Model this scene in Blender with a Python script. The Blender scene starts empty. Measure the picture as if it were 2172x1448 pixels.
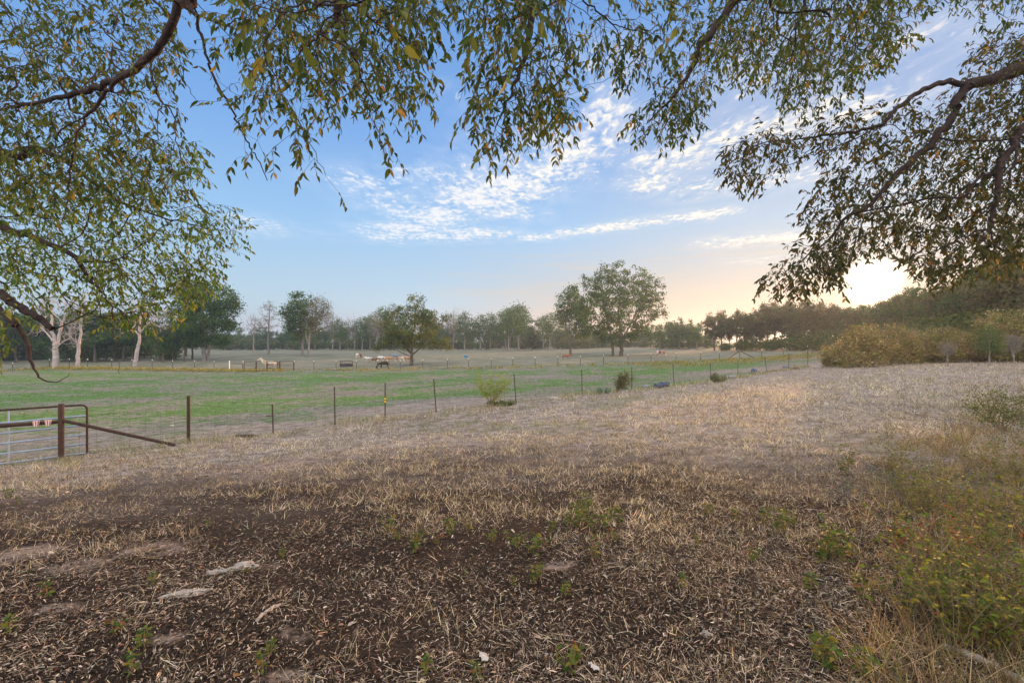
import bpy, math, random
import numpy as np
from mathutils import Vector, Matrix

R = math.radians
rng = np.random.default_rng(7)
sc = bpy.context.scene
COL = sc.collection

# ------------------------------------------------------------------ camera
EYE = 1.65
F = 965.0                                   # focal length in photo pixels (16 mm lens on 36 mm)
cd = bpy.data.cameras.new("camera"); cam = bpy.data.objects.new("camera", cd); COL.objects.link(cam)
cd.sensor_width = 36.0; cd.lens = 16.0; cd.clip_start = 0.05; cd.clip_end = 9000
cam.location = (0, 0, EYE); cam.rotation_euler = (R(90), 0, 0)
sc.camera = cam

# ------------------------------------------------------------------ sun and sky
SUN_AZ = R(38.4); SUN_EL = R(5.8)
SUND = Vector((math.sin(SUN_AZ)*math.cos(SUN_EL), math.cos(SUN_AZ)*math.cos(SUN_EL), math.sin(SUN_EL)))
ld = bpy.data.lights.new("sun", 'SUN'); ld.energy = 5.0; ld.angle = R(0.6); ld.color = (1.0, 0.50, 0.20)
sun = bpy.data.objects.new("sun", ld); COL.objects.link(sun)
sun.rotation_euler = (-SUND).to_track_quat('-Z', 'Y').to_euler()
sun.location = (20, 25, 30)
sc.view_settings.view_transform = 'Standard'; sc.view_settings.look = 'None'
sc.view_settings.exposure = 0.75; sc.view_settings.gamma = 1.0
sc.cycles.max_bounces = 6; sc.cycles.diffuse_bounces = 3; sc.cycles.glossy_bounces = 2
sc.cycles.transmission_bounces = 3; sc.cycles.transparent_max_bounces = 8; sc.cycles.volume_bounces = 1
sc.cycles.use_denoising = True


class NG:
    """small helper to write node graphs as expressions"""
    def __init__(s, tree): s.t = tree; s.n = tree.nodes; s.l = tree.links
    def node(s, typ, **kw):
        n = s.n.new(typ)
        for k, v in kw.items(): setattr(n, k, v)
        return n
    def put(s, sock, v):
        if isinstance(v, bpy.types.NodeSocket): s.l.new(v, sock)
        elif v is not None: sock.default_value = v
    def m(s, op, a, b=None, c=None, clamp=False):
        n = s.n.new('ShaderNodeMath'); n.operation = op; n.use_clamp = clamp
        s.put(n.inputs[0], a)
        if b is not None: s.put(n.inputs[1], b)
        if c is not None: s.put(n.inputs[2], c)
        return n.outputs[0]
    def vm(s, op, a, b=None, scale=None):
        n = s.n.new('ShaderNodeVectorMath'); n.operation = op
        s.put(n.inputs[0], a)
        if b is not None: s.put(n.inputs[1], b)
        if scale is not None: s.put(n.inputs['Scale'], scale)
        return n.outputs['Value'] if op in ('DOT_PRODUCT', 'LENGTH', 'DISTANCE') else n.outputs[0]
    def mix(s, f, a, b, mode='MIX'):
        n = s.n.new('ShaderNodeMix'); n.data_type = 'RGBA'; n.blend_type = mode
        s.put(n.inputs[0], f); s.put(n.inputs[6], a); s.put(n.inputs[7], b)
        return n.outputs[2]
    def noise(s, vec, scale, detail=4, rough=0.6, dist=0.0):
        n = s.n.new('ShaderNodeTexNoise'); s.put(n.inputs['Vector'], vec)
        n.inputs['Scale'].default_value = scale; n.inputs['Detail'].default_value = detail
        n.inputs['Roughness'].default_value = rough; n.inputs['Distortion'].default_value = dist
        return n.outputs[0]
    def ramp(s, v, lo, hi, a=0.0, b=1.0, smooth=True):
        n = s.n.new('ShaderNodeMapRange'); n.interpolation_type = 'SMOOTHSTEP' if smooth else 'LINEAR'
        s.put(n.inputs[0], v); n.inputs[1].default_value = lo; n.inputs[2].default_value = hi
        n.inputs[3].default_value = a; n.inputs[4].default_value = b
        return n.outputs[0]
    def xyz(s, v):
        n = s.n.new('ShaderNodeSeparateXYZ'); s.put(n.inputs[0], v); return n.outputs
    def comb(s, x, y, z):
        n = s.n.new('ShaderNodeCombineXYZ'); s.put(n.inputs[0], x); s.put(n.inputs[1], y); s.put(n.inputs[2], z)
        return n.outputs[0]


def build_world():
    w = bpy.data.worlds.new("World"); sc.world = w; w.use_nodes = True
    t = w.node_tree; t.nodes.clear(); g = NG(t)
    sky = g.node('ShaderNodeTexSky', sky_type='NISHITA')
    sky.sun_disc = False; sky.sun_elevation = SUN_EL; sky.sun_rotation = SUN_AZ
    sky.altitude = 100; sky.air_density = 1.0; sky.dust_density = 1.2; sky.ozone_density = 2.0
    tc = g.node('ShaderNodeTexCoord'); d = tc.outputs['Generated']
    x, y, z = g.xyz(d)
    zc = g.m('MAXIMUM', z, 0.0)
    base = g.mix(1.0, sky.outputs[0], (SKY_T[0], SKY_T[1], SKY_T[2], 1), 'MULTIPLY')
    # clear upper air: blue that pales towards the horizon, yellow low beside the sun
    sd = g.vm('DOT_PRODUCT', d, (SUND.x, SUND.y, SUND.z))
    up = g.ramp(zc, 0.0, 0.62, 0, 1, False)
    cr = g.node('ShaderNodeValToRGB'); g.put(cr.inputs[0], up)
    e = cr.color_ramp.elements
    e[0].position = 0.0; e[0].color = (0.43, 0.48, 0.50, 1)
    e[1].position = 1.0; e[1].color = (0.11, 0.28, 0.62, 1)
    for p, c in ((0.13, (0.42, 0.58, 0.68)), (0.38, (0.275, 0.495, 0.76)), (0.65, (0.165, 0.355, 0.70))):
        k = e.new(p); k.color = (*c, 1)
    low = g.m('POWER', g.m('SUBTRACT', 1.0, g.m('MINIMUM', g.m('MULTIPLY', zc, 4.4), 1.0)), 1.3)
    az = g.ramp(sd, 0.62, 1.0)
    warm = g.m('MULTIPLY', low, az)
    clear = g.mix(g.m('MULTIPLY', warm, 0.97), cr.outputs[0], (0.54, 0.28, 0.08, 1))
    milky = g.m('MULTIPLY', g.ramp(sd, 0.80, 1.0), 0.25)
    clear = g.mix(milky, clear, (0.48, 0.44, 0.34, 1))
    base = g.mix(0.985, base, clear)
    # high thin altocumulus, laid out on a plane far overhead
    zz = g.m('MAXIMUM', z, 0.02)
    u = g.m('DIVIDE', x, zz); v = g.m('DIVIDE', y, zz)
    P = g.comb(u, v, 0.0)
    def seg(px0, py0, px1, py1, wid, s=1.0):
        def uv(px, py):
            k = (724-py); return (px-1086)/k, F/k
        a = uv(px0, py0); b = uv(px1, py1)
        ab = (b[0]-a[0], b[1]-a[1]); L2 = ab[0]**2+ab[1]**2
        t_ = g.m('DIVIDE', g.vm('DOT_PRODUCT', g.vm('SUBTRACT', P, (a[0], a[1], 0)), (ab[0], ab[1], 0)), L2, clamp=True)
        q = g.vm('ADD', g.vm('SCALE', (ab[0], ab[1], 0), scale=t_), (a[0], a[1], 0))
        dist = g.vm('DISTANCE', P, q)
        return g.m('MULTIPLY', g.ramp(dist, wid*1.35, 0.0), s)
    segs = [seg(1270, 130, 1290, 300, 0.20, 1.0), seg(1240, 290, 1060, 420, 0.42, 1.05), seg(1130, 360, 860, 490, 0.62, 1.1),
            seg(770, 385, 1010, 370, 0.40, 0.85), seg(850, 430, 1060, 450, 0.5, 0.95), seg(1130, 505, 1520, 452, 0.26, 1.0), seg(820, 500, 1020, 495, 0.5, 1.0),
            seg(1372, 395, 1392, 335, 0.30, 1.05), seg(1430, 330, 1800, 220, 0.42, 0.9), seg(1480, 400, 1700, 370, 0.36, 0.8),
            seg(530, 470, 560, 490, 0.40, 0.85), seg(1540, 515, 1740, 500, 0.45, 0.95), seg(1600, 550, 1660, 550, 0.5, 0.5),
            seg(1900, 480, 2200, 330, 0.9, 0.8), seg(1640, 150, 1900, 110, 0.35, 0.7), seg(650, 495, 680, 498, 0.4, 0.4), seg(960, 190, 975, 230, 0.09, 0.6)]
    mask = segs[0]
    for s_ in segs[1:]: mask = g.m('MAXIMUM', mask, s_)
    wob = g.noise(P, 2.2, 3, 0.6)
    mask = g.m('MULTIPLY', mask, g.ramp(wob, 0.25, 0.6, 0.55, 1.15))
    Pw = g.vm('MULTIPLY', P, (1.0, 0.62, 1.0))
    puffs = g.noise(Pw, 21.0, 3, 0.55, 0.4)
    fine = g.noise(Pw, 6.0, 5, 0.6, 0.6)
    cl = g.m('ADD', g.m('MULTIPLY', puffs, 0.62), g.m('MULTIPLY', fine, 0.38))
    thr = g.m('SUBTRACT', 0.68, g.m('MULTIPLY', mask, 0.27))
    cm = g.m('MULTIPLY', g.m('SUBTRACT', cl, thr), 5.5, clamp=True)
    cm = g.m('MULTIPLY', cm, g.ramp(mask, 0.02, 0.3))
    veil = g.m('MULTIPLY', g.m('MULTIPLY', mask, g.ramp(fine, 0.3, 0.7)), 0.42)
    cm = g.m('MAXIMUM', g.m('MULTIPLY', cm, 0.92), veil)
    cm = g.m('MULTIPLY', cm, g.ramp(z, 0.03, 0.16))
    ccol = g.mix(g.ramp(sd, 0.5, 1.0), (0.74, 0.78, 0.86, 1), (0.92, 0.86, 0.74, 1))
    base = g.mix(cm, base, ccol)
    # low streaks of cirrus in the sunset glow
    st = g.noise(g.comb(g.m('MULTIPLY', x, 1.5), g.m('MULTIPLY', y, 1.5), g.m('MULTIPLY', z, 26)), 2.2, 4, 0.55)
    stm = g.m('MULTIPLY', g.m('MULTIPLY', g.ramp(st, 0.5, 0.72), g.ramp(z, 0.28, 0.1)), g.ramp(sd, 0.55, 0.95))
    base = g.mix(g.m('MULTIPLY', stm, 0.4), base, (0.70, 0.50, 0.28, 1))
    # added fill light: unseen sky overhead and to the east, behind the camera, brightened
    sky_fill = g.m('MAXIMUM', g.ramp(z, 0.70, 0.92, 0, 0.55), g.ramp(y, 0.12, -0.35))
    sky_fill = g.m('MULTIPLY', sky_fill, g.ramp(fine, 0.25, 0.6, 0.75, 1.0))
    base = g.mix(sky_fill, base, (2.25, 2.02, 1.84, 1))
    # aureole round the sun
    a1 = g.m('MULTIPLY', g.m('POWER', g.m('MAXIMUM', sd, 0.0), 5200.0), 18.0)
    a2 = g.m('MULTIPLY', g.m('POWER', g.m('MAXIMUM', sd, 0.0), 420.0), 0.16)
    a3 = g.m('MULTIPLY', g.m('POWER', g.m('MAXIMUM', sd, 0.0), 34.0), 0.0)
    glow = g.mix(1.0, g.mix(1.0, g.vm('SCALE', (1.0, 0.93, 0.75), scale=a1), g.vm('SCALE', (1.0, 0.80, 0.45), scale=a2), 'ADD'),
                 g.vm('SCALE', (1.0, 0.72, 0.38), scale=a3), 'ADD')
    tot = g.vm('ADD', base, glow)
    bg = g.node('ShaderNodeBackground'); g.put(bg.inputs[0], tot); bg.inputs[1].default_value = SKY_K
    out = g.node('ShaderNodeOutputWorld'); t.links.new(bg.outputs[0], out.inputs[0])
    w.cycles.sampling_method = 'MANUAL'; w.cycles.sample_map_resolution = 512

SKY_T = (0.10, 0.10, 0.10); SKY_K = 0.72
build_world()

# ------------------------------------------------------------------ helpers
def tag(o, label=None, cat=None, group=None, kind=None):
    if label: o['label'] = label
    if cat: o['category'] = cat
    if group: o['group'] = group
    if kind: o['kind'] = kind
    return o

def empty(name, loc, label=None, cat=None, group=None, rz=0.0, s=1.0):
    o = bpy.data.objects.new(name, None); o.empty_display_size = 0.2; COL.objects.link(o)
    o.location = loc; o.rotation_euler = (0, 0, rz); o.scale = (s, s, s)
    return tag(o, label, cat, group)

def np_mesh(name, V, faces, colors=None, smooth=False):
    """faces: list of int arrays, each (n,3) or (n,4)"""
    me = bpy.data.meshes.new(name)
    V = np.asarray(V, dtype=np.float32)
    faces = [np.asarray(f, dtype=np.int32) for f in faces if len(f)]
    me.vertices.add(len(V)); me.vertices.foreach_set('co', V.ravel())
    loops = np.concatenate([f.ravel() for f in faces]) if faces else np.zeros(0, np.int32)
    tot = np.concatenate([np.full(len(f), f.shape[1], np.int32) for f in faces]) if faces else np.zeros(0, np.int32)
    start = np.concatenate([[0], np.cumsum(tot)[:-1]]).astype(np.int32) if len(tot) else tot
    me.loops.add(len(loops)); me.loops.foreach_set('vertex_index', loops)
    me.polygons.add(len(tot)); me.polygons.foreach_set('loop_start', start); me.polygons.foreach_set('loop_total', tot)
    if smooth: me.polygons.foreach_set('use_smooth', np.ones(len(tot), bool))
    me.update(calc_edges=True)
    if colors is not None:
        a = me.color_attributes.new('tint', 'FLOAT_COLOR', 'POINT')
        c = np.ones((len(V), 4), np.float32); c[:, :np.shape(colors)[1]] = colors
        a.data.foreach_set('color', c.ravel())
    return me

def link(name, me, mat, parent=None, loc=None):
    o = bpy.data.objects.new(name, me); COL.objects.link(o)
    if mat is not None and len(me.materials) == 0: me.materials.append(mat)
    if parent is not None: o.parent = parent
    if loc is not None: o.location = loc
    return o

def copy_tree(o, parent=None, label=None, group=None):
    c = o.copy(); COL.objects.link(c); c.parent = parent
    for ch in list(o.children): copy_tree(ch, c)
    if label: c['label'] = label
    if group: c['group'] = group
    return c

class MB:
    """collects tubes, boxes and lathes into one mesh"""
    def __init__(s): s.V = []; s.Fs = []; s.n = 0
    def add(s, V, F):
        s.V.append(np.asarray(V, float)); s.Fs += [tuple(int(i)+s.n for i in f) for f in F]; s.n += len(V)
    def tube(s, pts, r, k=8, cap=True):
        pts = [np.array(p, float) for p in pts]; n = len(pts)
        rs = r if hasattr(r, '__len__') else [r]*n
        V = []; Fc = []
        ref = None
        for i, p in enumerate(pts):
            a = pts[max(i-1, 0)]; b = pts[min(i+1, n-1)]
            t = (b-a)/max(np.linalg.norm(b-a), 1e-9)
            if ref is None: ref = np.array([0, 0, 1.0]) if abs(t[2]) < .9 else np.array([1.0, 0, 0])
            u = np.cross(t, ref); u /= max(np.linalg.norm(u), 1e-9); v = np.cross(u, t); ref = v if False else ref
            for j in range(k):
                q = 2*math.pi*j/k; V.append(p+rs[i]*(math.cos(q)*u+math.sin(q)*v))
        for i in range(n-1):
            for j in range(k):
                Fc.append((i*k+j, i*k+(j+1) % k, (i+1)*k+(j+1) % k, (i+1)*k+j))
        if cap: Fc.append(tuple(range(k))[::-1]); Fc.append(tuple((n-1)*k+j for j in range(k)))
        s.add(V, Fc)
    def box(s, c, size, M=None):
        x, y, z = [q/2 for q in size]
        V = np.array([(i*x, j*y, k*z) for i in (-1, 1) for j in (-1, 1) for k in (-1, 1)], float)
        if M is not None: V = V @ np.array(M.to_3x3()).T
        s.add(V+np.array(c), [(0, 1, 3, 2), (4, 6, 7, 5), (0, 4, 5, 1), (2, 3, 7, 6), (0, 2, 6, 4), (1, 5, 7, 3)])
    def lathe(s, prof, c=(0, 0, 0), k=16, M=None):
        V = []; Fc = []
        for r, z in prof:
            for j in range(k):
                q = 2*math.pi*j/k; V.append((r*math.cos(q), r*math.sin(q), z))
        V = np.array(V)
        for i in range(len(prof)-1):
            for j in range(k): Fc.append((i*k+j, i*k+(j+1) % k, (i+1)*k+(j+1) % k, (i+1)*k+j))
        if prof[0][0] > 1e-6: Fc.append(tuple(range(k))[::-1])
        if prof[-1][0] > 1e-6: Fc.append(tuple((len(prof)-1)*k+j for j in range(k)))
        if M is not None: V = V @ np.array(M.to_3x3()).T
        s.add(V+np.array(c), Fc)
    def build(s, name, mat, parent=None, loc=None, smooth=True, tint=None):
        me = bpy.data.meshes.new(name)
        me.from_pydata(np.concatenate(s.V).tolist(), [], s.Fs)
        if smooth:
            me.polygons.foreach_set('use_smooth', [True]*len(me.polygons))
            me.set_sharp_from_angle(angle=R(40))
        me.update()
        return link(name, me, mat, parent, loc)

# ------------------------------------------------------------------ terrain
def bp(px, d): return (px-1086)/F*d
def bz(py, d): return EYE-(py-724)/F*d
FENCE = [(130, 968, 11.3), (400, 937, 12.9), (580, 920, 14.6), (711, 900, 15.8), (817, 888, 16.7), (926, 875, 18.2), (1095, 855, 20.8),
         (1235, 836, 24.0), (1340, 828, 26.6), (1430, 818, 29.0), (1508, 808, 31.8), (1565, 800, 34.3), (1627, 789, 37.4), (1673, 783, 40.0), (1713, 775, 42.5)]
FARF = [(-200, 790, 69), (27, 789, 67), (487, 786, 65.5), (666, 785, 65), (849, 784, 64), (994, 781, 64), (1183, 776, 64.5), (1332, 772, 65.5), (1486, 766, 67), (1569, 763, 68), (1661, 756, 70), (1765, 748, 72)]
ctrl = []
for p in FENCE + FARF: ctrl.append((bp(p[0], p[2]), p[2], bz(p[1], p[2])))
for p in [(0, 985, 10.6), (118, 780, 67), (290, 776, 73), (432, 765, 88), (570, 751, 112), (648, 756, 108), (873, 774, 72), (1310, 755, 100), (1400, 755, 101),
          (600, 739, 235), (1000, 739, 235), (200, 752, 130), (1450, 742, 150), (1300, 740, 180), (1560, 742, 125), (1640, 742, 112),
          (1780, 778, 32), (1850, 777, 31), (2000, 772, 31), (2172, 767, 31), (1700, 792, 30), (1600, 812, 25), (1500, 835, 20), (1400, 850, 18), (1300, 870, 15.5),
          (1800, 830, 16.5), (2000, 850, 13), (2172, 870, 11.5), (600, 960, 10.5), (800, 930, 12.5), (1000, 900, 15)]:
    ctrl.append((bp(p[0], p[2]), p[2], bz(p[1], p[2])))
for x in (-2.5, 0, 2.5):
    for y in (-2, 0, 2.2): ctrl.append((x, y, 0.0))
ctrl += [(-10, 4, -0.45), (-14, -4, -0.3), (10, 5, 0.12), (15, 0, 0.2), (0, -20, 0.3), (-30, -20, 0), (30, -20, 0.5), (-6, 5.5, -0.45), (-3, 6, -0.42), (0, 6.0, -0.38), (4, 6, -0.2), (7, 6.5, 0.0),
         (50, 20, 0.7), (60, 60, 0.7), (90, 80, 0.8), (-60, 20, -2.0), (-90, 60, -2.4), (-120, 120, -2.0), (120, 160, 0), (-30, 30, -2.2), (-10, 40, -2.2), (8, 45, -1.9)]
for a in range(0, 360, 30):
    for rr in (420, 1300): ctrl.append((rr*math.sin(R(a)), rr*math.cos(R(a)), -1.7))
CT = np.array(ctrl, float)
def _solve():
    n = len(CT); P = CT[:, :2]
    D = np.sqrt(((P[:, None]-P[None])**2).sum(-1)+0.6)
    A = np.zeros((n+1, n+1)); A[:n, :n] = -D - np.eye(n)*0.0 + np.eye(n)*0.05; A[:n, n] = 1; A[n, :n] = 1
    b = np.zeros(n+1); b[:n] = CT[:, 2]
    return np.linalg.solve(A, b)
RW = _solve()
def H0(x, y):
    x = np.asarray(x, float); y = np.asarray(y, float); sh = np.broadcast(x, y).shape
    xf = np.broadcast_to(x, sh).ravel(); yf = np.broadcast_to(y, sh).ravel(); out = np.empty(len(xf))
    for i in range(0, len(xf), 20000):
        a = xf[i:i+20000]; b = yf[i:i+20000]
        D = np.sqrt((a[:, None]-CT[None, :, 0])**2+(b[:, None]-CT[None, :, 1])**2+0.6)
        out[i:i+20000] = -(D @ RW[:-1])+RW[-1]
    return out.reshape(sh)
def H(x, y):
    x = np.asarray(x, float); y = np.asarray(y, float)
    n = (np.sin(1.9*x+0.7*y)*np.sin(1.3*y-0.6*x+1)+0.6*np.sin(4.3*x-2.1*y+2)*np.sin(3.7*y+1.1*x)+0.35*np.sin(9.1*x+5*y)*np.sin(8.3*y-3.3*x))
    fade = np.clip((np.hypot(x, y)-0.5)/2.0, 0, 1)
    return H0(x, y)+0.016*n*fade
def h(x, y): return float(H(x, y))
def P3(px, d, dz=0.0):
    x = bp(px, d); return (x, d, h(x, d)+dz)
FX = np.array([bp(p[0], p[2]) for p in FENCE]); FY = np.array([p[2] for p in FENCE])
def fence_y(x):
    x = np.asarray(x, float); y = np.interp(x, FX, FY)
    y = np.where(x < FX[0], FY[0]+(x-FX[0])*0.70, y)
    return np.where(x > FX[-1], FY[-1]+(x-FX[-1])*1.1, y)
GX = np.array([bp(p[0], p[2]) for p in FARF]); GY = np.array([p[2] for p in FARF])
def farf_y(x): return np.interp(x, GX, GY)
def sn(x, y, s, k=0):
    """smooth pseudo-noise in -1..1"""
    x = np.asarray(x, float)/s; y = np.asarray(y, float)/s
    return (np.sin(x+1.3*k+0.8*np.sin(1.7*y+k))*np.sin(y*1.1+2*k+0.9*np.sin(1.3*x+2.1*k))+0.5*np.sin(2.3*x+1.9*y+k)*np.sin(2.7*y-1.1*x+3*k))/1.5

BARE = [(40, 1170, .55, .22), (330, 1165, .5, .16), (180, 1200, .5, .12), (640, 1345, .20, .05), (360, 1350, .16, .04), (1180, 1200, .3, .05), (60, 1010, .9, .2), (590, 1432, .2, .03), (120, 1290, .3, .05)]
def _bare():
    out = []
    for px, py, a, b in BARE:
        d = dist_for(px, py); out.append((bp(px, d), d, a, b))
    return out
def bare_at(x, y):
    m = np.zeros(np.broadcast(x, y).shape)
    for cx, cy, a, b in BPTS: m = np.maximum(m, np.exp(-(((x-cx)/a)**2+((y-cy)/(b*2.2))**2)))
    return np.clip(m*(.75+.55*sn(x, y, .16, 2)+.35*sn(x, y, .06, 5)), 0, 1)
def dist_for(px, py):
    d = 5.0
    for _ in range(25): d = 0.5*d+0.5*max(1.5, (EYE-h(bp(px, d), d))*F/(max(py-724, 10)))
    return d
BPTS = _bare()

# ------------------------------------------------------------------ materials
def mat(name, color=(0.5, 0.5, 0.5), rough=0.8, metal=0.0, attr=False, transl=0.0, noise=None, noise_amt=0.3, bump=0.0, bscale=30, spec=0.3, col2=None, thr=None):
    m = bpy.data.materials.new(name); m.use_nodes = True; t = m.node_tree; g = NG(t)
    b = t.nodes['Principled BSDF']; out = t.nodes['Material Output']
    b.inputs['Roughness'].default_value = rough; b.inputs['Metallic'].default_value = metal
    b.inputs['Specular IOR Level'].default_value = spec
    c = (*color, 1)
    tc = g.node('ShaderNodeTexCoord')
    if attr:
        a = g.node('ShaderNodeAttribute'); a.attribute_name = 'tint'; c = a.outputs['Color']
    if noise:
        nz = g.noise(tc.outputs['Object'], noise, 5, 0.65)
        if col2 is not None:
            lo, hi = thr or (0.45, 0.55)
            c = g.mix(g.ramp(nz, lo, hi), c, (*col2, 1))
        else:
            c = g.mix(1.0, c, g.comb(*[g.ramp(nz, 0.25, 0.75, 1-noise_amt, 1+noise_amt, False)]*3), 'MULTIPLY')
    g.put(b.inputs['Base Color'], c)
    if bump:
        bn = g.node('ShaderNodeBump'); bn.inputs['Strength'].default_value = bump; bn.inputs['Distance'].default_value = 0.02
        g.put(bn.inputs['Height'], g.noise(tc.outputs['Object'], bscale, 6, 0.7)); g.put(b.inputs['Normal'], bn.outputs[0])
    if transl:
        tr = g.node('ShaderNodeBsdfTranslucent')
        g.put(tr.inputs[0], g.mix(1.0, c, (1.15, 1.30, 0.50, 1), 'MULTIPLY') if isinstance(c, bpy.types.NodeSocket) else c)
        ms = g.node('ShaderNodeMixShader'); ms.inputs[0].default_value = transl
        t.links.new(b.outputs[0], ms.inputs[1]); t.links.new(tr.outputs[0], ms.inputs[2]); t.links.new(ms.outputs[0], out.inputs[0])
    return m

M_LEAF = mat('leaf', rough=0.65, attr=True, transl=0.42, spec=0.12)
M_FAR = mat('far_leaf', rough=0.8, attr=True, transl=0.30, spec=0.1)
M_DRY = mat('dry_grass', rough=0.8, attr=True, transl=0.25, spec=0.15)
M_LIT = mat('litter', rough=0.85, attr=True, spec=0.15)
M_BARK = mat('bark', (0.040, 0.027, 0.026), 0.9, noise=14, noise_amt=0.5, bump=0.8, bscale=40)
M_BARKD = mat('dark_bark', (0.10, 0.085, 0.07), 0.9, noise=3, noise_amt=0.35, bump=0.6, bscale=8)
M_BARKW = mat('pale_bark', (0.36, 0.32, 0.32), 0.9, noise=2.2, noise_amt=0.35, bump=0.5, bscale=8)
M_BARKG = mat('grey_bark', (0.20, 0.18, 0.17), 0.9, noise=2.5, noise_amt=0.3, bump=0.5, bscale=8)
M_STEM = mat('stem', (0.20, 0.15, 0.09), 0.85, noise=20)
M_RUST = mat('rusty_pipe', (0.050, 0.026, 0.020), 0.75, noise=18, noise_amt=0.5, bump=0.4, bscale=60)
M_POST = mat('dark_post', (0.055, 0.036, 0.030), 0.7, noise=18, noise_amt=0.5)
M_WIRE = mat('wire', (0.09, 0.08, 0.075), 0.6, metal=0.2)
M_GALV = mat('painted_tube', (0.30, 0.36, 0.47), 0.45, metal=0.2, noise=12, noise_amt=0.3)
M_WHITE = mat('white_paint', (0.80, 0.80, 0.78), 0.6)
M_YEL = mat('yellow_clip', (0.80, 0.42, 0.03), 0.5)
M_ROCK = mat('limestone', (0.36, 0.33, 0.30), 0.95, noise=22, noise_amt=0.4, bump=0.9, bscale=30)
M_WOODG = mat('weathered_wood', (0.34, 0.30, 0.27), 0.95, noise=16, noise_amt=0.45, bump=0.8, bscale=40)
M_DARKW = mat('dark_wood', (0.14, 0.10, 0.075), 0.95, noise=16, noise_amt=0.45, bump=0.8, bscale=40)

def ground_mat():
    m = bpy.data.materials.new('ground'); m.use_nodes = True; t = m.node_tree; g = NG(t)
    b = t.nodes['Principled BSDF']; b.inputs['Roughness'].default_value = 0.95; b.inputs['Specular IOR Level'].default_value = 0.1
    a = g.node('ShaderNodeAttribute'); a.attribute_name = 'tint'
    zr, zg, zb = g.xyz(a.outputs['Color'])       # r dry tan, g pasture green, b far field
    tc = g.node('ShaderNodeTexCoord'); P = tc.outputs['Object']
    n1 = g.noise(P, 0.35, 6, 0.6); n2 = g.noise(P, 3.0, 6, 0.7); n3 = g.noise(P, 28.0, 5, 0.75); n4 = g.noise(P, 0.9, 5, 0.65, 0.5)
    # near: dark soil with paler worn dust
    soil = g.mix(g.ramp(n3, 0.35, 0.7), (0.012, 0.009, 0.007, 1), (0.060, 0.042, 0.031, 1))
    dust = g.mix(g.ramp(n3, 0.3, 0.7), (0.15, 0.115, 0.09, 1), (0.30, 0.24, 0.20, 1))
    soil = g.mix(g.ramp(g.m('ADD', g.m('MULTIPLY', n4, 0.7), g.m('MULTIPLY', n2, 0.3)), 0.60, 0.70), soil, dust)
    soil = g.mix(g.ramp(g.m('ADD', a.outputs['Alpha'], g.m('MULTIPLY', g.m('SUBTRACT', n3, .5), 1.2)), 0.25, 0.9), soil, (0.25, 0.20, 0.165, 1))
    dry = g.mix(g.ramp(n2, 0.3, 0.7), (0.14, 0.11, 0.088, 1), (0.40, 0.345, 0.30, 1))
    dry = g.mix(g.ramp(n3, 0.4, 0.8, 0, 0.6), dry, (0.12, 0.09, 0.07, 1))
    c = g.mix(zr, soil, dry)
    grn = g.mix(g.ramp(n2, 0.3, 0.7), (0.055, 0.105, 0.028, 1), (0.135, 0.235, 0.070, 1))
    bare = g.mix(g.ramp(n2, 0.35, 0.65), (0.14, 0.125, 0.105, 1), (0.27, 0.235, 0.205, 1))
    bare = g.mix(g.ramp(n3, 0.45, 0.75, 0, 0.6), bare, (0.07, 0.085, 0.04, 1))
    k = g.m('ADD', g.m('MULTIPLY', n1, 0.55), g.m('MULTIPLY', n2, 0.45))
    pas = g.mix(g.ramp(g.m('SUBTRACT', k, g.m('MULTIPLY', g.m('SUBTRACT', zg, 0.5), 0.22)), 0.44, 0.56), grn, bare)
    c = g.mix(g.ramp(g.m('ADD', zg, g.m('MULTIPLY', g.m('SUBTRACT', n2, 0.5), 0.35)), 0.05, 0.3), c, pas)
    far = g.mix(g.ramp(n1, 0.35, 0.65), (0.13, 0.15, 0.10, 1), (0.23, 0.22, 0.175, 1))
    far = g.mix(g.ramp(n2, 0.4, 0.7, 0, 0.5), far, (0.09, 0.10, 0.055, 1))
    c = g.mix(zb, c, far)
    g.put(b.inputs['Base Color'], c)
    bn = g.node('ShaderNodeBump'); bn.inputs['Strength'].default_value = 0.9; bn.inputs['Distance'].default_value = 0.03
    g.put(bn.inputs['Height'], g.m('ADD', g.m('MULTIPLY', n3, 0.6), n2)); g.put(b.inputs['Normal'], bn.outputs[0])
    return m

def zones(X, Y):
    s = Y-fence_y(X)
    wob = sn(X, Y, 1.7, 1)*0.9
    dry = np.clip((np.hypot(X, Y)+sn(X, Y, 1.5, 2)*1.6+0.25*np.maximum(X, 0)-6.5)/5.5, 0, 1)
    # green starts at the fence; on the right it stops a little short of it
    g0 = np.clip((s+0.4+wob)/1.8, 0, 1)
    amt = 0.50+0.28*sn(X, Y, 7.0, 3)+0.25*np.exp(-((Y-30-0.25*X)/9.0)**2)+0.22*np.exp(-((Y-52)/8.0)**2)-0.38*np.exp(-((s-3)/6)**2)+0.22*sn(X*.35, Y, 2.2, 6)
    green = g0*np.clip(amt-.08, 0.12, 1)
    fs = Y-farf_y(X)
    far = np.clip((fs+6+sn(X, Y, 5, 4)*2)/6.0, 0, 1)
    return dry, green, far

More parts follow.
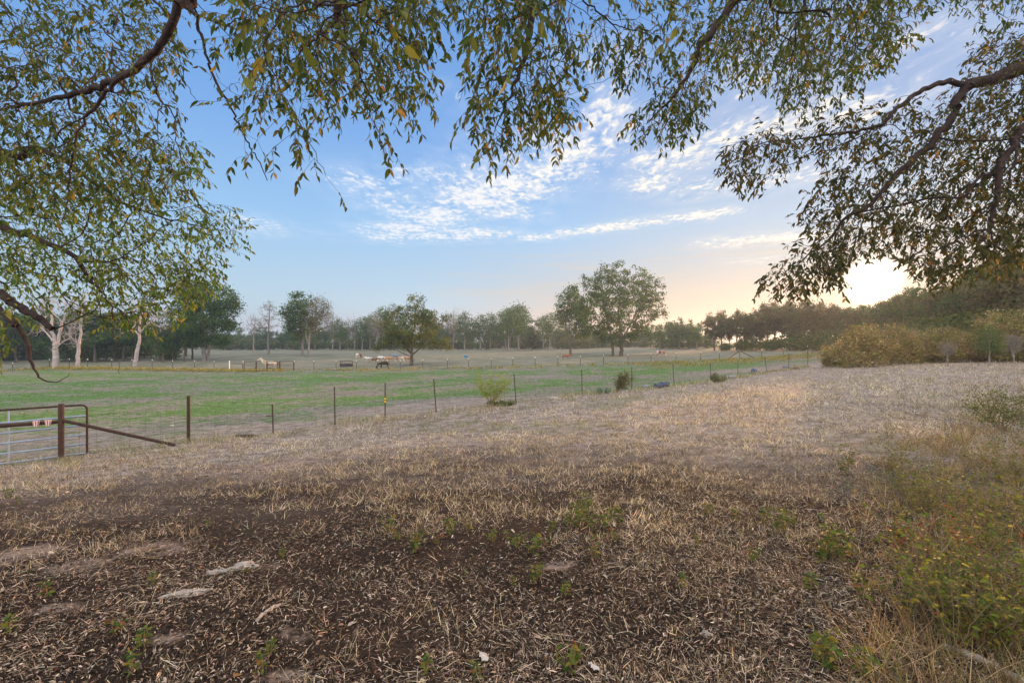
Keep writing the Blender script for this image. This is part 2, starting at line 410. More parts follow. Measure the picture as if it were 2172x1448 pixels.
def build_ground():
    def axis(lo, hi, c, n, a):
        t = np.linspace(-1, 1, n); k = np.sinh(t*a)/math.sinh(a)
        return np.where(k < 0, c+k*(c-lo), c+k*(hi-c))
    xs = axis(-1200, 1200, 0, 421, 8.0); ys = axis(-300, 1400, 4, 481, 7.6)
    X, Y = np.meshgrid(xs, ys); Z = H(X, Y)
    V = np.stack([X, Y, Z], -1).reshape(-1, 3); nx, ny = len(xs), len(ys)
    i = (np.arange(ny-1)[:, None]*nx+np.arange(nx-1)[None]).ravel()
    Fq = np.stack([i, i+1, i+nx+1, i+nx], 1)
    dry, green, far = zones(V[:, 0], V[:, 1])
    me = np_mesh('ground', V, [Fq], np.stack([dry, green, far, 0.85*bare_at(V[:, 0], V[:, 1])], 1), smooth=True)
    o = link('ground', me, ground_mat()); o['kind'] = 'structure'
build_ground()

# ------------------------------------------------------------------ leaves, blades and woody skeletons
LEAF_V = np.array([(0, 0, 0), (-.26, .28, .05), (0, .28, -.02), (.26, .28, .05), (-.24, .62, .02), (0, .62, -.05), (.24, .62, .02), (0, 1.05, -.16)])
LEAF_F3 = np.array([(0, 2, 1), (0, 3, 2), (4, 5, 7), (5, 6, 7)]); LEAF_F4 = np.array([(1, 2, 5, 4), (2, 3, 6, 5)])
CARD_V = np.array([(0, -.5, 0), (-.42, 0, .12), (0, .5, 0), (.42, 0, .12)]); CARD_F4 = np.array([(0, 3, 2, 1)])
BL_V = np.array([(-.5, 0, 0), (.5, 0, 0), (-.38, .5, .10), (.38, .5, .10), (0, 1, .36)]); BL_F4 = np.array([(0, 1, 3, 2)]); BL_F3 = np.array([(2, 3, 4)])
STR_V = np.array([(-.5, 0, 0), (.5, 0, 0), (-.5, .5, .06), (.5, .5, .06), (-.25, 1, 0), (.25, 1, 0)]); STR_F4 = np.array([(0, 1, 3, 2), (2, 3, 5, 4)])

def norm(a): return a/np.maximum(np.linalg.norm(a, axis=-1, keepdims=True), 1e-9)
def scatter(T, F3, F4, base, axis, nrm, length, width, cols):
    """copies a template; template y runs along axis, x across, z along nrm"""
    n = len(base); k = len(T)
    a = norm(axis); s = norm(np.cross(a, nrm)); w = np.cross(s, a)
    V = base[:, None]+a[:, None]*(T[None, :, 1:2]*length[:, None, None])+s[:, None]*(T[None, :, 0:1]*width[:, None, None])+w[:, None]*(T[None, :, 2:3]*length[:, None, None])
    off = (np.arange(n)*k)[:, None, None]
    fs = []
    if F3 is not None: fs.append((F3[None]+off).reshape(-1, 3))
    if F4 is not None: fs.append((F4[None]+off).reshape(-1, 4))
    return V.reshape(-1, 3), fs, np.repeat(cols, k, axis=0)

def pick(cols, n, var=0.18, w=None, r=None):
    r = r or rng
    C = np.array(cols); i = r.choice(len(C), n, p=None if w is None else np.array(w)/sum(w))
    return C[i]*(1+var*r.standard_normal((n, 1))).clip(0.4, 1.8)*(1+0.05*r.standard_normal((n, 3)))

class Skel:
    def __init__(s): s.P = np.zeros((60000, 3)); s.par = np.full(60000, -1); s.L = np.zeros(60000); s.r = np.zeros(60000); s.n = 0
    def node(s, p, par, rmin=0.0):
        i = s.n
        if i >= len(s.P):
            s.P = np.concatenate([s.P, np.zeros_like(s.P)]); s.par = np.concatenate([s.par, np.full(len(s.par), -1)])
            s.L = np.concatenate([s.L, np.zeros_like(s.L)]); s.r = np.concatenate([s.r, np.zeros_like(s.r)])
        s.P[i] = p; s.par[i] = par; s.r[i] = rmin
        s.L[i] = 0 if par < 0 else s.L[par]+np.linalg.norm(s.P[i]-s.P[par])
        s.n += 1; return i
    def limb(s, pts, r0, r1, par=-1, sub=4, wig=0.0, r=None):
        r = r or rng
        pts = [np.array(p, float) for p in pts]
        if par >= 0 and np.linalg.norm(s.P[par]-pts[0]) > 1e-6: pts = [s.P[par].copy()]+pts
        ids = []; n = len(pts)
        tot = (n-1)*sub
        for i in range(n-1):
            p0 = pts[max(i-1, 0)]; p1 = pts[i]; p2 = pts[i+1]; p3 = pts[min(i+2, n-1)]
            for j in range(sub):
                if i == 0 and j == 0:
                    if par < 0: par = s.node(p1, -1, r0)
                    ids.append(par); continue
                t = j/sub
                q = 0.5*((2*p1)+(-p0+p2)*t+(2*p0-5*p1+4*p2-p3)*t*t+(-p0+3*p1-3*p2+p3)*t**3)
                if wig: q = q+r.standard_normal(3)*wig
                f = (i*sub+j)/tot
                par = s.node(q, par, r0+(r1-r0)*f); ids.append(par)
        par = s.node(pts[-1], par, r1); ids.append(par)
        return ids
    def grow(s, A, alpha=0.35, step=0.2, wig=0.03, start=0, r=None, droop=0.0):
        r = r or rng
        D = np.full(len(A), 1e9)
        for i in range(start, s.n, 3): D = np.minimum(D, np.linalg.norm(A-s.P[i], axis=1))
        ends = np.zeros(len(A), int)
        for k in np.argsort(D):
            p = A[k]; c = np.linalg.norm(s.P[start:s.n]-p, axis=1)+alpha*s.L[start:s.n]
            j = int(np.argmin(c))+start; q0 = s.P[j]; d = p-q0; L = np.linalg.norm(d)
            n = max(1, int(math.ceil(L/step))); par = j
            pd = q0-s.P[s.par[j]] if s.par[j] >= 0 else d
            pd = pd/max(np.linalg.norm(pd), 1e-9); cpt = q0+pd*L*0.35
            for i in range(1, n+1):
                t = i/n; q = (1-t)**2*q0+2*t*(1-t)*cpt+t*t*p
                if i < n: q = q+r.standard_normal(3)*wig*min(1, L); q[2] += droop*L*t*(1-t)
                par = s.node(q, par)
            ends[k] = par
        return ends
    def radii(s, tip, e=2.3):
        acc = np.zeros(s.n)
        for i in range(s.n-1, -1, -1):
            a = acc[i] if acc[i] > 0 else tip**e
            acc[i] = a; s.r[i] = max(s.r[i], a**(1/e))
            if s.par[i] >= 0: acc[s.par[i]] += a
    def wood(s, name, cut, k, flare=1.15):
        a = s.mesh(name, cut, 1e9, k, flare); b = s.mesh(name, 0, cut, 3, 1.2)
        out = [m for m in (a, b) if m is not None]
        if len(out) == 1: return out[0]
        V = []; Fs = []; off = 0
        for m in out:
            v = np.empty(len(m.vertices)*3, np.float32); m.vertices.foreach_get('co', v); f = np.empty(len(m.loops), np.int32); m.loops.foreach_get('vertex_index', f)
            V.append(v.reshape(-1, 3)); Fs.append(f.reshape(-1, 4)+off); off += len(m.vertices); bpy.data.meshes.remove(m)
        return np_mesh(name, np.concatenate(V), Fs, smooth=True)
    def mesh(s, name, lo=0.0, hi=1e9, k=5, flare=1.25):
        n = s.n; ch = np.arange(n)[(s.par[:n] >= 0)]
        sel = ch[(s.r[ch] >= lo) & (s.r[ch] < hi)]
        if len(sel) == 0: return None
        pa = s.par[sel]; a = s.P[pa]; b = s.P[sel]
        dirn = np.zeros((n, 3)); dirn[ch] = norm(s.P[ch]-s.P[s.par[ch]])
        root = np.arange(n)[s.par[:n] < 0]
        for q in root:
            c = ch[s.par[ch] == q]
            if len(c): dirn[q] = dirn[c[0]]
        db = dirn[sel]; da = norm(dirn[pa]+db); rb = s.r[sel]; ra = np.minimum(s.r[pa], rb*flare)
        def ring(c, d, r_):
            ref = np.where(np.abs(d[:, 2:3]) < 0.93, np.array([[0, 0, 1.0]]), np.array([[1.0, 0, 0]]))
            ref = np.where(np.abs(db[:, 2:3]) < 0.93, np.array([[0, 0, 1.0]]), np.array([[1.0, 0, 0]]))
            u = norm(np.cross(d, ref)); v = np.cross(u, d)
            th = np.arange(k)*2*math.pi/k
            return c[:, None]+r_[:, None, None]*(u[:, None]*np.cos(th)[None, :, None]+v[:, None]*np.sin(th)[None, :, None])
        Vr = np.concatenate([ring(a, da, ra), ring(b, db, rb)], axis=1).reshape(-1, 3)
        o = (np.arange(len(sel))*2*k)[:, None, None]
        q = np.array([(j, (j+1) % k, k+(j+1) % k, k+j) for j in range(k)])[None]
        return np_mesh(name, Vr, [(q+o).reshape(-1, 4)], smooth=True)

def inpoly(px, py, poly):
    inside = np.zeros(len(px), bool); n = len(poly)
    for i in range(n):
        x0, y0 = poly[i]; x1, y1 = poly[(i+1) % n]
        c = ((y0 > py) != (y1 > py)) & (px < (x1-x0)*(py-y0)/((y1-y0) if y1 != y0 else 1e-9)+x0)
        inside ^= c
    return inside

def U(px, py, d): return np.array([bp(px, d), d, bz(py, d)])

# ------------------------------------------------------------------ the three trees that overhang the view
GREEN_L = [(0.088, 0.104, 0.028), (0.060, 0.084, 0.028), (0.042, 0.070, 0.030), (0.145, 0.125, 0.030), (0.24, 0.16, 0.04), (0.30, 0.15, 0.05)]
def overhang(name, label, base, trunk, limbs, foliage, cols, w, leaf=(0.055, 0.085), seed=1, droop=0.9):
    r = np.random.default_rng(seed)
    root = empty(name, base, label, 'tree')
    B = np.array(base)
    S = Skel()
    tid = S.limb(trunk[0], trunk[1], trunk[2], sub=5, r=r)
    hooks = {'trunk': tid}
    for nm, par, frac, pts, r0, r1, wig in limbs:
        ids = hooks[par]; j = ids[min(len(ids)-1, int(frac*(len(ids)-1)))]
        hooks[nm] = S.limb(pts, r0, r1, par=j, sub=5, wig=wig, r=r)
    A = []; 
    for poly, dn, df, cnt, clus, spread in foliage:
        xs = [p[0] for p in poly]; ys = [p[1] for p in poly]
        nc = int(cnt/clus)
        cx = r.uniform(min(xs), max(xs), nc*8); cy = r.uniform(min(ys), max(ys), nc*8)
        ok = inpoly(cx, cy, poly); cx = cx[ok][:nc]; cy = cy[ok][:nc]
        d = dn+(df-dn)*r.random(len(cx))**0.9
        C = np.stack([bp(cx, d), d, bz(cy, d)], 1)
        Q = np.repeat(C, clus, 0)+r.standard_normal((len(C)*clus, 3))*spread
        qx = Q[:, 0]/Q[:, 1]*F+1086; qy = 724-(Q[:, 2]-EYE)/Q[:, 1]*F
        A.append(Q[inpoly(qx, qy, poly) & (Q[:, 1] > 1.3) & (((qx-1853)/72)**2+((qy-588)/62)**2 > 1)])
    A = np.concatenate(A)
    ends = S.grow(A, 0.18, 0.10, 0.012, start=tid[-1], r=r, droop=0.12)
    # end twigs with alternating leaves
    lb, la, ln, ll, lw = [], [], [], [], []
    for e in ends:
        p = S.P[e].copy(); q = S.P[S.par[e]]
        d = p-q; d /= max(np.linalg.norm(d), 1e-9)
        d = d*0.7+r.standard_normal(3)*0.35; d[2] -= 0.35
        par = e; nn = r.integers(4, 7); side = 1
        seg = r.uniform(0.028, 0.042)
        for i in range(nn):
            d = d+r.standard_normal(3)*0.12; d[2] -= 0.10; d /= np.linalg.norm(d)
            p = p+d*seg; par = S.node(p, par)
            for rep in range(1 if r.random() < 0.6 else 2):
                if r.random() < 0.12: continue
                sd = np.cross(d, [0, 0, 1.0]); sd /= max(np.linalg.norm(sd), 1e-6)
                a = d*0.5+sd*side*0.65+r.standard_normal(3)*0.25; a[2] -= droop*r.uniform(0.4, 1.2)
                lb.append(p.copy()); la.append(a); ln.append(r.standard_normal(3)*0.5+np.array([0, -0.45, 0.8]) if r.random() < .6 else r.standard_normal(3))
                L = r.uniform(*leaf)*(0.75 if i == 0 else 1); ll.append(L); lw.append(L*r.uniform(0.52, 0.80)); side = -side
    S.radii(0.0011, 2.25)
    S.P[:S.n] -= B
    link('trunk', S.wood('trunk', 0.012, 10, 1.12), M_BARK, root)
    lb = np.array(lb)-B; n = len(lb)
    V, fs, C = scatter(LEAF_V, LEAF_F3, LEAF_F4, lb, np.array(la), np.array(ln), np.array(ll), np.array(lw), pick(cols, n, 0.2, w, r))
    link('crown', np_mesh('crown', V, fs, C), M_LEAF, root)
    print(name, 'attractors', len(A), 'leaves', n, 'nodes', S.n)
    return root

# tree standing just behind the camera: limbs over the middle and the upper left
overhang('elm_tree', 'nearest tree, arching overhead, its limbs drooping leafy twigs across the top middle and upper left', (1.1, -2.6, h(1.1, -2.6)),
    ([(1.1, -2.6, h(1.1, -2.6)-0.1), (1.05, -2.5, 1.6), (0.9, -2.1, 3.0), (0.7, -1.7, 4.2)], 0.27, 0.17),
    [('a', 'trunk', 1.0, [(-0.3, -0.6, 5.0), (-1.6, 1.2, 5.0), U(398, -60, 3.1), U(378, 15, 3.15), U(345, 90, 3.25), U(315, 125, 3.35)], 0.045, 0.020, 0.006),
     ('a1', 'a', 1.0, [U(258, 165, 3.5), U(200, 190, 3.7), U(130, 206, 3.95), U(60, 222, 4.2), U(-10, 238, 4.5), U(-150, 275, 5.0)], 0.021, 0.010, 0.008),
     ('a2', 'a', 1.0, [U(250, 172, 3.4), U(215, 215, 3.5), U(175, 262, 3.55), U(160, 320, 3.6), U(145, 375, 3.7), U(140, 430, 3.75), U(132, 470, 3.8)], 0.017, 0.004, 0.008),
     ('a3', 'a', 0.55, [U(395, -5, 3.0), U(415, 40, 3.0), U(432, 100, 3.05), U(452, 165, 3.1), U(480, 212, 3.1), U(505, 262, 3.15), U(525, 305, 3.15), U(545, 335, 3.2), U(567, 383, 3.2)], 0.015, 0.0035, 0.006),
     ('a4', 'a', 1.0, [U(325, 165, 3.3), U(337, 205, 3.35), U(365, 240, 3.4), U(375, 300, 3.4), U(400, 345, 3.45), U(442, 382, 3.5)], 0.009, 0.002, 0.006),
     ('a5', 'a4', 0.4, [U(332, 250, 3.4), U(333, 297, 3.4), U(290, 330, 3.45), U(270, 368, 3.5)], 0.005, 0.0015, 0.006),
     ('a6', 'a', 0.9, [U(360, 85, 3.2), U(378, 110, 3.2), U(400, 190, 3.25), U(425, 225, 3.3)], 0.006, 0.0015, 0.006),
     ('b', 'trunk', 1.0, [(-0.2, 0.2, 5.0), (-0.7, 1.4, 4.9), U(716, -70, 2.8), U(717, 10, 2.85), U(717, 60, 2.9)], 0.07, 0.016, 0.006),
     ('b1', 'b', 1.0, [U(745, 115, 3.0), U(765, 165, 3.05), U(790, 215, 3.1), U(800, 270, 3.15), U(818, 330, 3.2)], 0.010, 0.0025, 0.008),
     ('b2', 'b', 1.0, [U(680, 75, 2.95), U(640, 110, 3.0), U(600, 150, 3.1), U(560, 170, 3.1)], 0.008, 0.002, 0.008),
     ('b3', 'b', 0.8, [U(640, 10, 2.9), U(600, 30, 2.9), U(560, 100, 3.0), U(600, 200, 3.1), U(650, 290, 3.15), U(690, 370, 3.2)], 0.009, 0.002, 0.008),
     ('c', 'trunk', 1.0, [(0.8, 0.3, 5.1), (0.7, 1.8, 4.9), U(1130, -60, 3.3), U(1130, 20, 3.3), U(1115, 110, 3.35), U(1085, 200, 3.4), U(1045, 290, 3.45)], 0.06, 0.003, 0.008),
     ('c1', 'c', 0.75, [U(1150, 90, 3.4), U(1165, 170, 3.45), U(1190, 240, 3.5)], 0.006, 0.002, 0.008),
     ('c2', 'c', 0.62, [U(1200, -10, 3.5), U(1245, 10, 3.6), U(1290, 45, 3.7), U(1330, 60, 3.8), U(1365, 70, 3.8)], 0.009, 0.002, 0.008),
     ('d', 'trunk', 0.9, [(1.8, 0.2, 5.3), (2.2, 2.2, 5.3), U(1600, -60, 4.2), U(1560, 0, 4.3), U(1490, 95, 4.35), U(1472, 140, 4.4), U(1430, 205, 4.4), U(1370, 265, 4.4)], 0.08, 0.003, 0.008),
     ('d1', 'd', 0.5, [U(1700, -10, 4.5), U(1690, 60, 4.5), U(1680, 130, 4.6), U(1670, 210, 4.6)], 0.018, 0.003, 0.01),
     ('d2', 'd', 0.5, [U(1800, -20, 5.0), U(1850, 30, 5.0), U(1850, 120, 5.0)], 0.018, 0.003, 0.01)],
    [([(-120, -90), (395, -90), (372, 30), (385, 100), (372, 200), (398, 260), (455, 325), (440, 350), (400, 430), (-120, 430)], 3.3, 5.6, 1450, 5, 0.17),
     ([(480, -90), (935, -90), (930, 60), (900, 110), (935, 165), (870, 245), (830, 200), (800, 250), (770, 215), (700, 235), (650, 240), (560, 215), (520, 150), (475, 60)], 2.5, 4.4, 860, 4, 0.13),
     ([(500, 170), (620, 190), (665, 280), (735, 395), (690, 405), (640, 350), (560, 345), (500, 300)], 2.9, 3.5, 48, 3, 0.09),
     ([(760, 230), (820, 235), (860, 300), (830, 310), (800, 290)], 3.0, 3.4, 22, 3, 0.06),
     ([(400, 20), (470, 20), (560, 330), (520, 370), (460, 240), (430, 190)], 2.9, 3.3, 16, 3, 0.07),
     ([(930, -90), (1240, -90), (1230, 60), (1215, 110), (1160, 90), (1010, 105), (985, 60)], 2.6, 4.2, 300, 4, 0.11),
     ([(1000, 90), (1200, 80), (1232, 240), (1205, 300), (1060, 295), (1035, 335), (1020, 320), (985, 250), (1010, 180)], 2.9, 3.8, 250, 3, 0.09),
     ([(1240, -90), (1420, -90), (1420, 70), (1330, 90), (1260, 60)], 3.2, 4.4, 45, 3, 0.11),
     ([(1250, 60), (1420, 60), (1440, 120), (1340, 150), (1310, 175), (1250, 140)], 3.4, 4.2, 110, 3, 0.09),
     ([(1400, -90), (1980, -90), (1960, 40), (1880, 130), (1740, 230), (1660, 235), (1650, 170), (1560, 165), (1500, 170), (1450, 150)], 3.6, 6.2, 1500, 5, 0.15),
     ([(1400, 130), (1510, 150), (1500, 230), (1460, 285), (1345, 282), (1335, 235), (1390, 200)], 3.9, 4.9, 190, 4, 0.11),
     ([(1960, -90), (2260, -90), (2260, 40), (2100, 40), (1960, 20)], 4.0, 6.2, 170, 4, 0.16),
     ([(480, -60), (620, -60), (610, 130), (500, 150)], 1.35, 1.8, 9, 2, 0.05),
     ([(760, -60), (920, -60), (900, 60), (780, 60)], 1.4, 1.8, 5, 2, 0.05),
     ([(930, -60), (1120, -60), (1120, 90), (960, 60)], 1.5, 2.0, 8, 2, 0.05),
     ([(1400, 0), (1480, 0), (1480, 90), (1400, 90)], 2.2, 2.8, 5, 2, 0.05),
     ([(-150, -500), (2300, -500), (2300, -90), (-150, -90)], 2.8, 4.5, 260, 5, 0.25)],
    GREEN_L, [5, 4, 3, 1.5, .28, .06], (0.042, 0.076), seed=11)

# left tree: trunk outside the frame, drooping curtain on the left
overhang('hackberry_tree', 'tree at the left edge with dense leafy curtain and bare snapped limb', (-11.5, 5.0, h(-11.5, 5.0)),
    ([(-11.5, 5.0, h(-11.5, 5)-0.1), (-11.4, 5.0, 1.0), (-11.0, 5.1, 2.4), (-10.6, 5.2, 3.6), (-10.4, 5.3, 5.0)], 0.30, 0.12),
    [('a', 'trunk', 0.55, [U(-500, 400, 5.2), U(-150, 545, 4.9), U(0, 624, 4.7), U(30, 645, 4.65), U(62, 660, 4.6), U(90, 680, 4.55), U(114, 697, 4.5)], 0.055, 0.024, 0.006),
     ('b', 'trunk', 0.7, [U(-300, 330, 5.3), U(0, 480, 5.1), U(60, 500, 5.0), U(160, 545, 4.9), U(190, 590, 4.9), U(230, 640, 4.9), U(250, 690, 4.9)], 0.05, 0.004, 0.01),
     ('b1', 'b', 0.62, [U(230, 555, 4.9), U(280, 600, 4.9), U(330, 650, 4.9)], 0.008, 0.002, 0.01),
     ('b2', 'b', 0.72, [U(215, 660, 4.7), U(240, 700, 4.7), U(248, 745, 4.7), U(254, 792, 4.75)], 0.007, 0.0018, 0.012),
     ('b3', 'b', 0.9, [U(290, 700, 4.8), U(325, 720, 4.8), U(345, 760, 4.8)], 0.006, 0.0018, 0.012),
     ('c', 'trunk', 0.85, [U(-300, 120, 5.6), U(0, 320, 5.3), U(60, 315, 5.2), U(105, 325, 5.1), U(150, 350, 5.0), U(200, 390, 5.0), U(280, 440, 5.0), U(380, 470, 5.0), U(470, 490, 5.0)], 0.05, 0.003, 0.01),
     ('d', 'trunk', 0.6, [U(-300, 300, 4.6), U(0, 655, 4.2), U(30, 680, 4.2), U(60, 735, 4.2), U(68, 775, 4.2), U(90, 805, 4.2), U(125, 808, 4.2), U(150, 790, 4.2)], 0.03, 0.0012, 0.004)],
    [([(-150, 300), (420, 300), (440, 395), (400, 420), (445, 470), (460, 520), (430, 560), (380, 600), (340, 640), (200, 625), (140, 640), (90, 640), (-150, 640)], 4.2, 7.5, 1950, 5, 0.21),
     ([(400, 420), (505, 440), (525, 488), (500, 545), (455, 590), (420, 640), (330, 670), (270, 650), (400, 560)], 4.6, 5.8, 130, 4, 0.12),
     ([(-100, 640), (90, 640), (50, 700), (30, 760), (-100, 740)], 3.8, 5.2, 110, 4, 0.13),
     ([(90, 620), (340, 640), (280, 700), (130, 650)], 4.4, 5.6, 60, 4, 0.12),
     ([(200, 540), (480, 540), (450, 620), (400, 660), (330, 700), (220, 680)], 4.4, 6.2, 300, 4, 0.14),
     ([(-700, -200), (-120, -200), (-120, 560), (-700, 500)], 4.6, 7.5, 240, 5, 0.3)],
    [(0.105, 0.155, 0.034), (0.068, 0.125, 0.045), (0.18, 0.20, 0.036), (0.28, 0.24, 0.045), (0.34, 0.20, 0.09)], [5, 4.5, 3, .6, .08], (0.043, 0.074), seed=23)

# right tree
overhang('pecan_tree', 'tree reaching in from the right edge, its leafy limbs sloping down to the setting sun', (13.0, 6.0, h(13.0, 6.0)),
    ([(13, 6, h(13, 6)-0.1), (12.9, 6.0, 1.8), (12.5, 6.0, 3.4), (12.0, 6.0, 4.6)], 0.36, 0.22),
    [('a', 'trunk', 1.0, [U(2500, 20, 6.0), U(2300, 75, 5.9), U(2172, 140, 5.8), U(2110, 168, 5.8), U(2055, 178, 5.75)], 0.13, 0.060, 0.008),
     ('a1', 'a', 1.0, [U(2000, 175, 5.7), U(1950, 195, 5.7), U(1905, 228, 5.65), U(1870, 262, 5.6), U(1800, 280, 5.6), U(1740, 288, 5.6), U(1680, 298, 5.6), U(1620, 305, 5.6), U(1550, 335, 5.6)], 0.036, 0.003, 0.012),
     ('a2', 'a', 1.0, [U(2030, 215, 5.7), U(2015, 260, 5.65), U(1960, 320, 5.6), U(1900, 370, 5.6), U(1850, 430, 5.5), U(1790, 470, 5.5), U(1720, 540, 5.5), U(1650, 590, 5.5)], 0.055, 0.004, 0.015),
     ('a3', 'a2', 0.62, [U(1880, 405, 5.7), U(1870, 440, 5.7), U(1820, 460, 5.7), U(1760, 470, 5.7), U(1690, 480, 5.7)], 0.012, 0.003, 0.012),
     ('a4', 'a1', 0.45, [U(1780, 310, 5.5), U(1720, 330, 5.5), U(1640, 365, 5.5), U(1560, 380, 5.5)], 0.010, 0.002, 0.012),
     ('b', 'trunk', 0.75, [U(2500, 180, 5.4), U(2300, 215, 5.3), U(2180, 262, 5.2), U(2150, 310, 5.2), U(2122, 350, 5.2), U(2118, 400, 5.2), U(2108, 450, 5.2), U(2098, 482, 5.2)], 0.055, 0.018, 0.01),
     ('b1', 'b', 1.0, [U(2050, 500, 5.2), U(1990, 530, 5.2), U(1920, 560, 5.2), U(1850, 590, 5.2)], 0.014, 0.002, 0.012),
     ('b2', 'b', 1.0, [U(2108, 520, 5.2), U(2112, 570, 5.2), U(2113, 640, 5.2)], 0.009, 0.002, 0.006),
     ('b3', 'b', 0.7, [U(2090, 370, 5.3), U(2040, 420, 5.3), U(2010, 470, 5.4), U(1960, 520, 5.4)], 0.012, 0.002, 0.012),
     ('b4', 'b', 0.5, [U(2140, 400, 5.1), U(2172, 450, 5.1), U(2240, 520, 5.1)], 0.014, 0.002, 0.012)],
    [([(2330, 60), (2172, 40), (2050, 95), (2040, 170), (1990, 195), (1900, 290), (1800, 310), (1840, 390), (1700, 470), (1760, 540), (1900, 520), (2000, 500), (2172, 540), (2330, 560)], 5.0, 7.2, 2500, 5, 0.18),
     ([(1990, 190), (1850, 215), (1760, 235), (1700, 265), (1640, 262), (1540, 292), (1527, 345), (1545, 400), (1600, 400), (1700, 335), (1800, 330), (1900, 290)], 5.2, 6.2, 420, 4, 0.12),
     ([(1780, 330), (1740, 380), (1690, 420), (1680, 475), (1740, 470), (1850, 400)], 5.3, 6.2, 150, 4, 0.12),
     ([(1760, 500), (1690, 520), (1620, 580), (1612, 605), (1680, 625), (1720, 600), (1790, 605), (1830, 560), (1860, 520)], 5.0, 6.2, 300, 4, 0.12),
     ([(1860, 520), (1880, 555), (1900, 545), (2000, 600), (2100, 560), (2172, 590), (2172, 480), (2000, 480)], 4.7, 6.0, 330, 4, 0.14),
     ([(2172, -200), (2900, -200), (2900, 500), (2172, 500)], 5.2, 8.0, 260, 5, 0.3)],
    [(0.062, 0.062, 0.026), (0.042, 0.054, 0.027), (0.09, 0.075, 0.030), (0.19, 0.12, 0.04), (0.22, 0.10, 0.04)], [5, 5, 2.5, .7, .12], (0.050, 0.086), seed=37, droop=0.7)


# ------------------------------------------------------------------ litter and grass underfoot (nobody could count it)
def fan(n, d0, d1, p, lat=1.62, r=rng):
    """random ground points, thinning out with distance"""
    u = r.random(n); a = 1-p
    d = (d0**a+(d1**a-d0**a)*u)**(1/a) if abs(a) > 1e-6 else d0*(d1/d0)**u
    return d*r.uniform(-lat, lat, n), d

def lying(n, x, y, r=rng, tilt=0.22, lift=0.012):
    th = 2.6*sn(x, y, .55, 11)+1.2*sn(x, y, .17, 3)+r.normal(0, .8, n)+math.pi*(r.random(n) < .5)
    ax = np.stack([np.cos(th), np.sin(th), r.normal(0, tilt, n)], 1)
    nr = np.stack([r.normal(0, .5, n), r.normal(0, .5, n), np.ones(n)], 1)
    z = H(x, y)+r.random(n)*lift+0.003
    return np.stack([x, y, z], 1), ax, nr

def make_litter():
    Vs, Fsx, Cs = [], [], []; off = 0
    def push(V, fs, C):
        nonlocal off
        Vs.append(V); Fsx.extend([f+off for f in fs]); Cs.append(C); off += len(V)
    # fallen curled leaves
    n = 170000; x, y = fan(n, 1.7, 13, 1.6)
    keep = rng.random(n) < np.clip(0.75-0.03*y+0.5*sn(x, y, 0.7, 5)+0.3*sn(x, y, .22, 1), 0.08, 1)*(1-.6*bare_at(x, y)); x, y = x[keep], y[keep]; n = len(x)
    b, a, nr = lying(n, x, y, tilt=0.30, lift=0.022)
    L = rng.uniform(0.008, 0.026, n)*(1+y*0.04)*np.where(rng.random(n) < .05, 2.0, 1)
    push(*scatter(LEAF_V*np.array([1, 1, 2.2]), LEAF_F3, LEAF_F4, b, a, nr, L, L*rng.uniform(.25, .75, n),
         pick([(0.13, 0.088, 0.062), (0.27, 0.20, 0.15), (0.040, 0.028, 0.022), (0.50, 0.41, 0.33), (0.24, 0.11, 0.05)], n, 0.25, [2.6, 2.4, 7.5, 2.0, .4])))
    return np_mesh('leaf_litter', np.concatenate(Vs), Fsx, np.concatenate(Cs))
tag(link('leaf_litter', make_litter(), M_LIT), 'brown curled fallen leaves strewn over the dark foreground soil', 'leaf litter', kind='stuff')

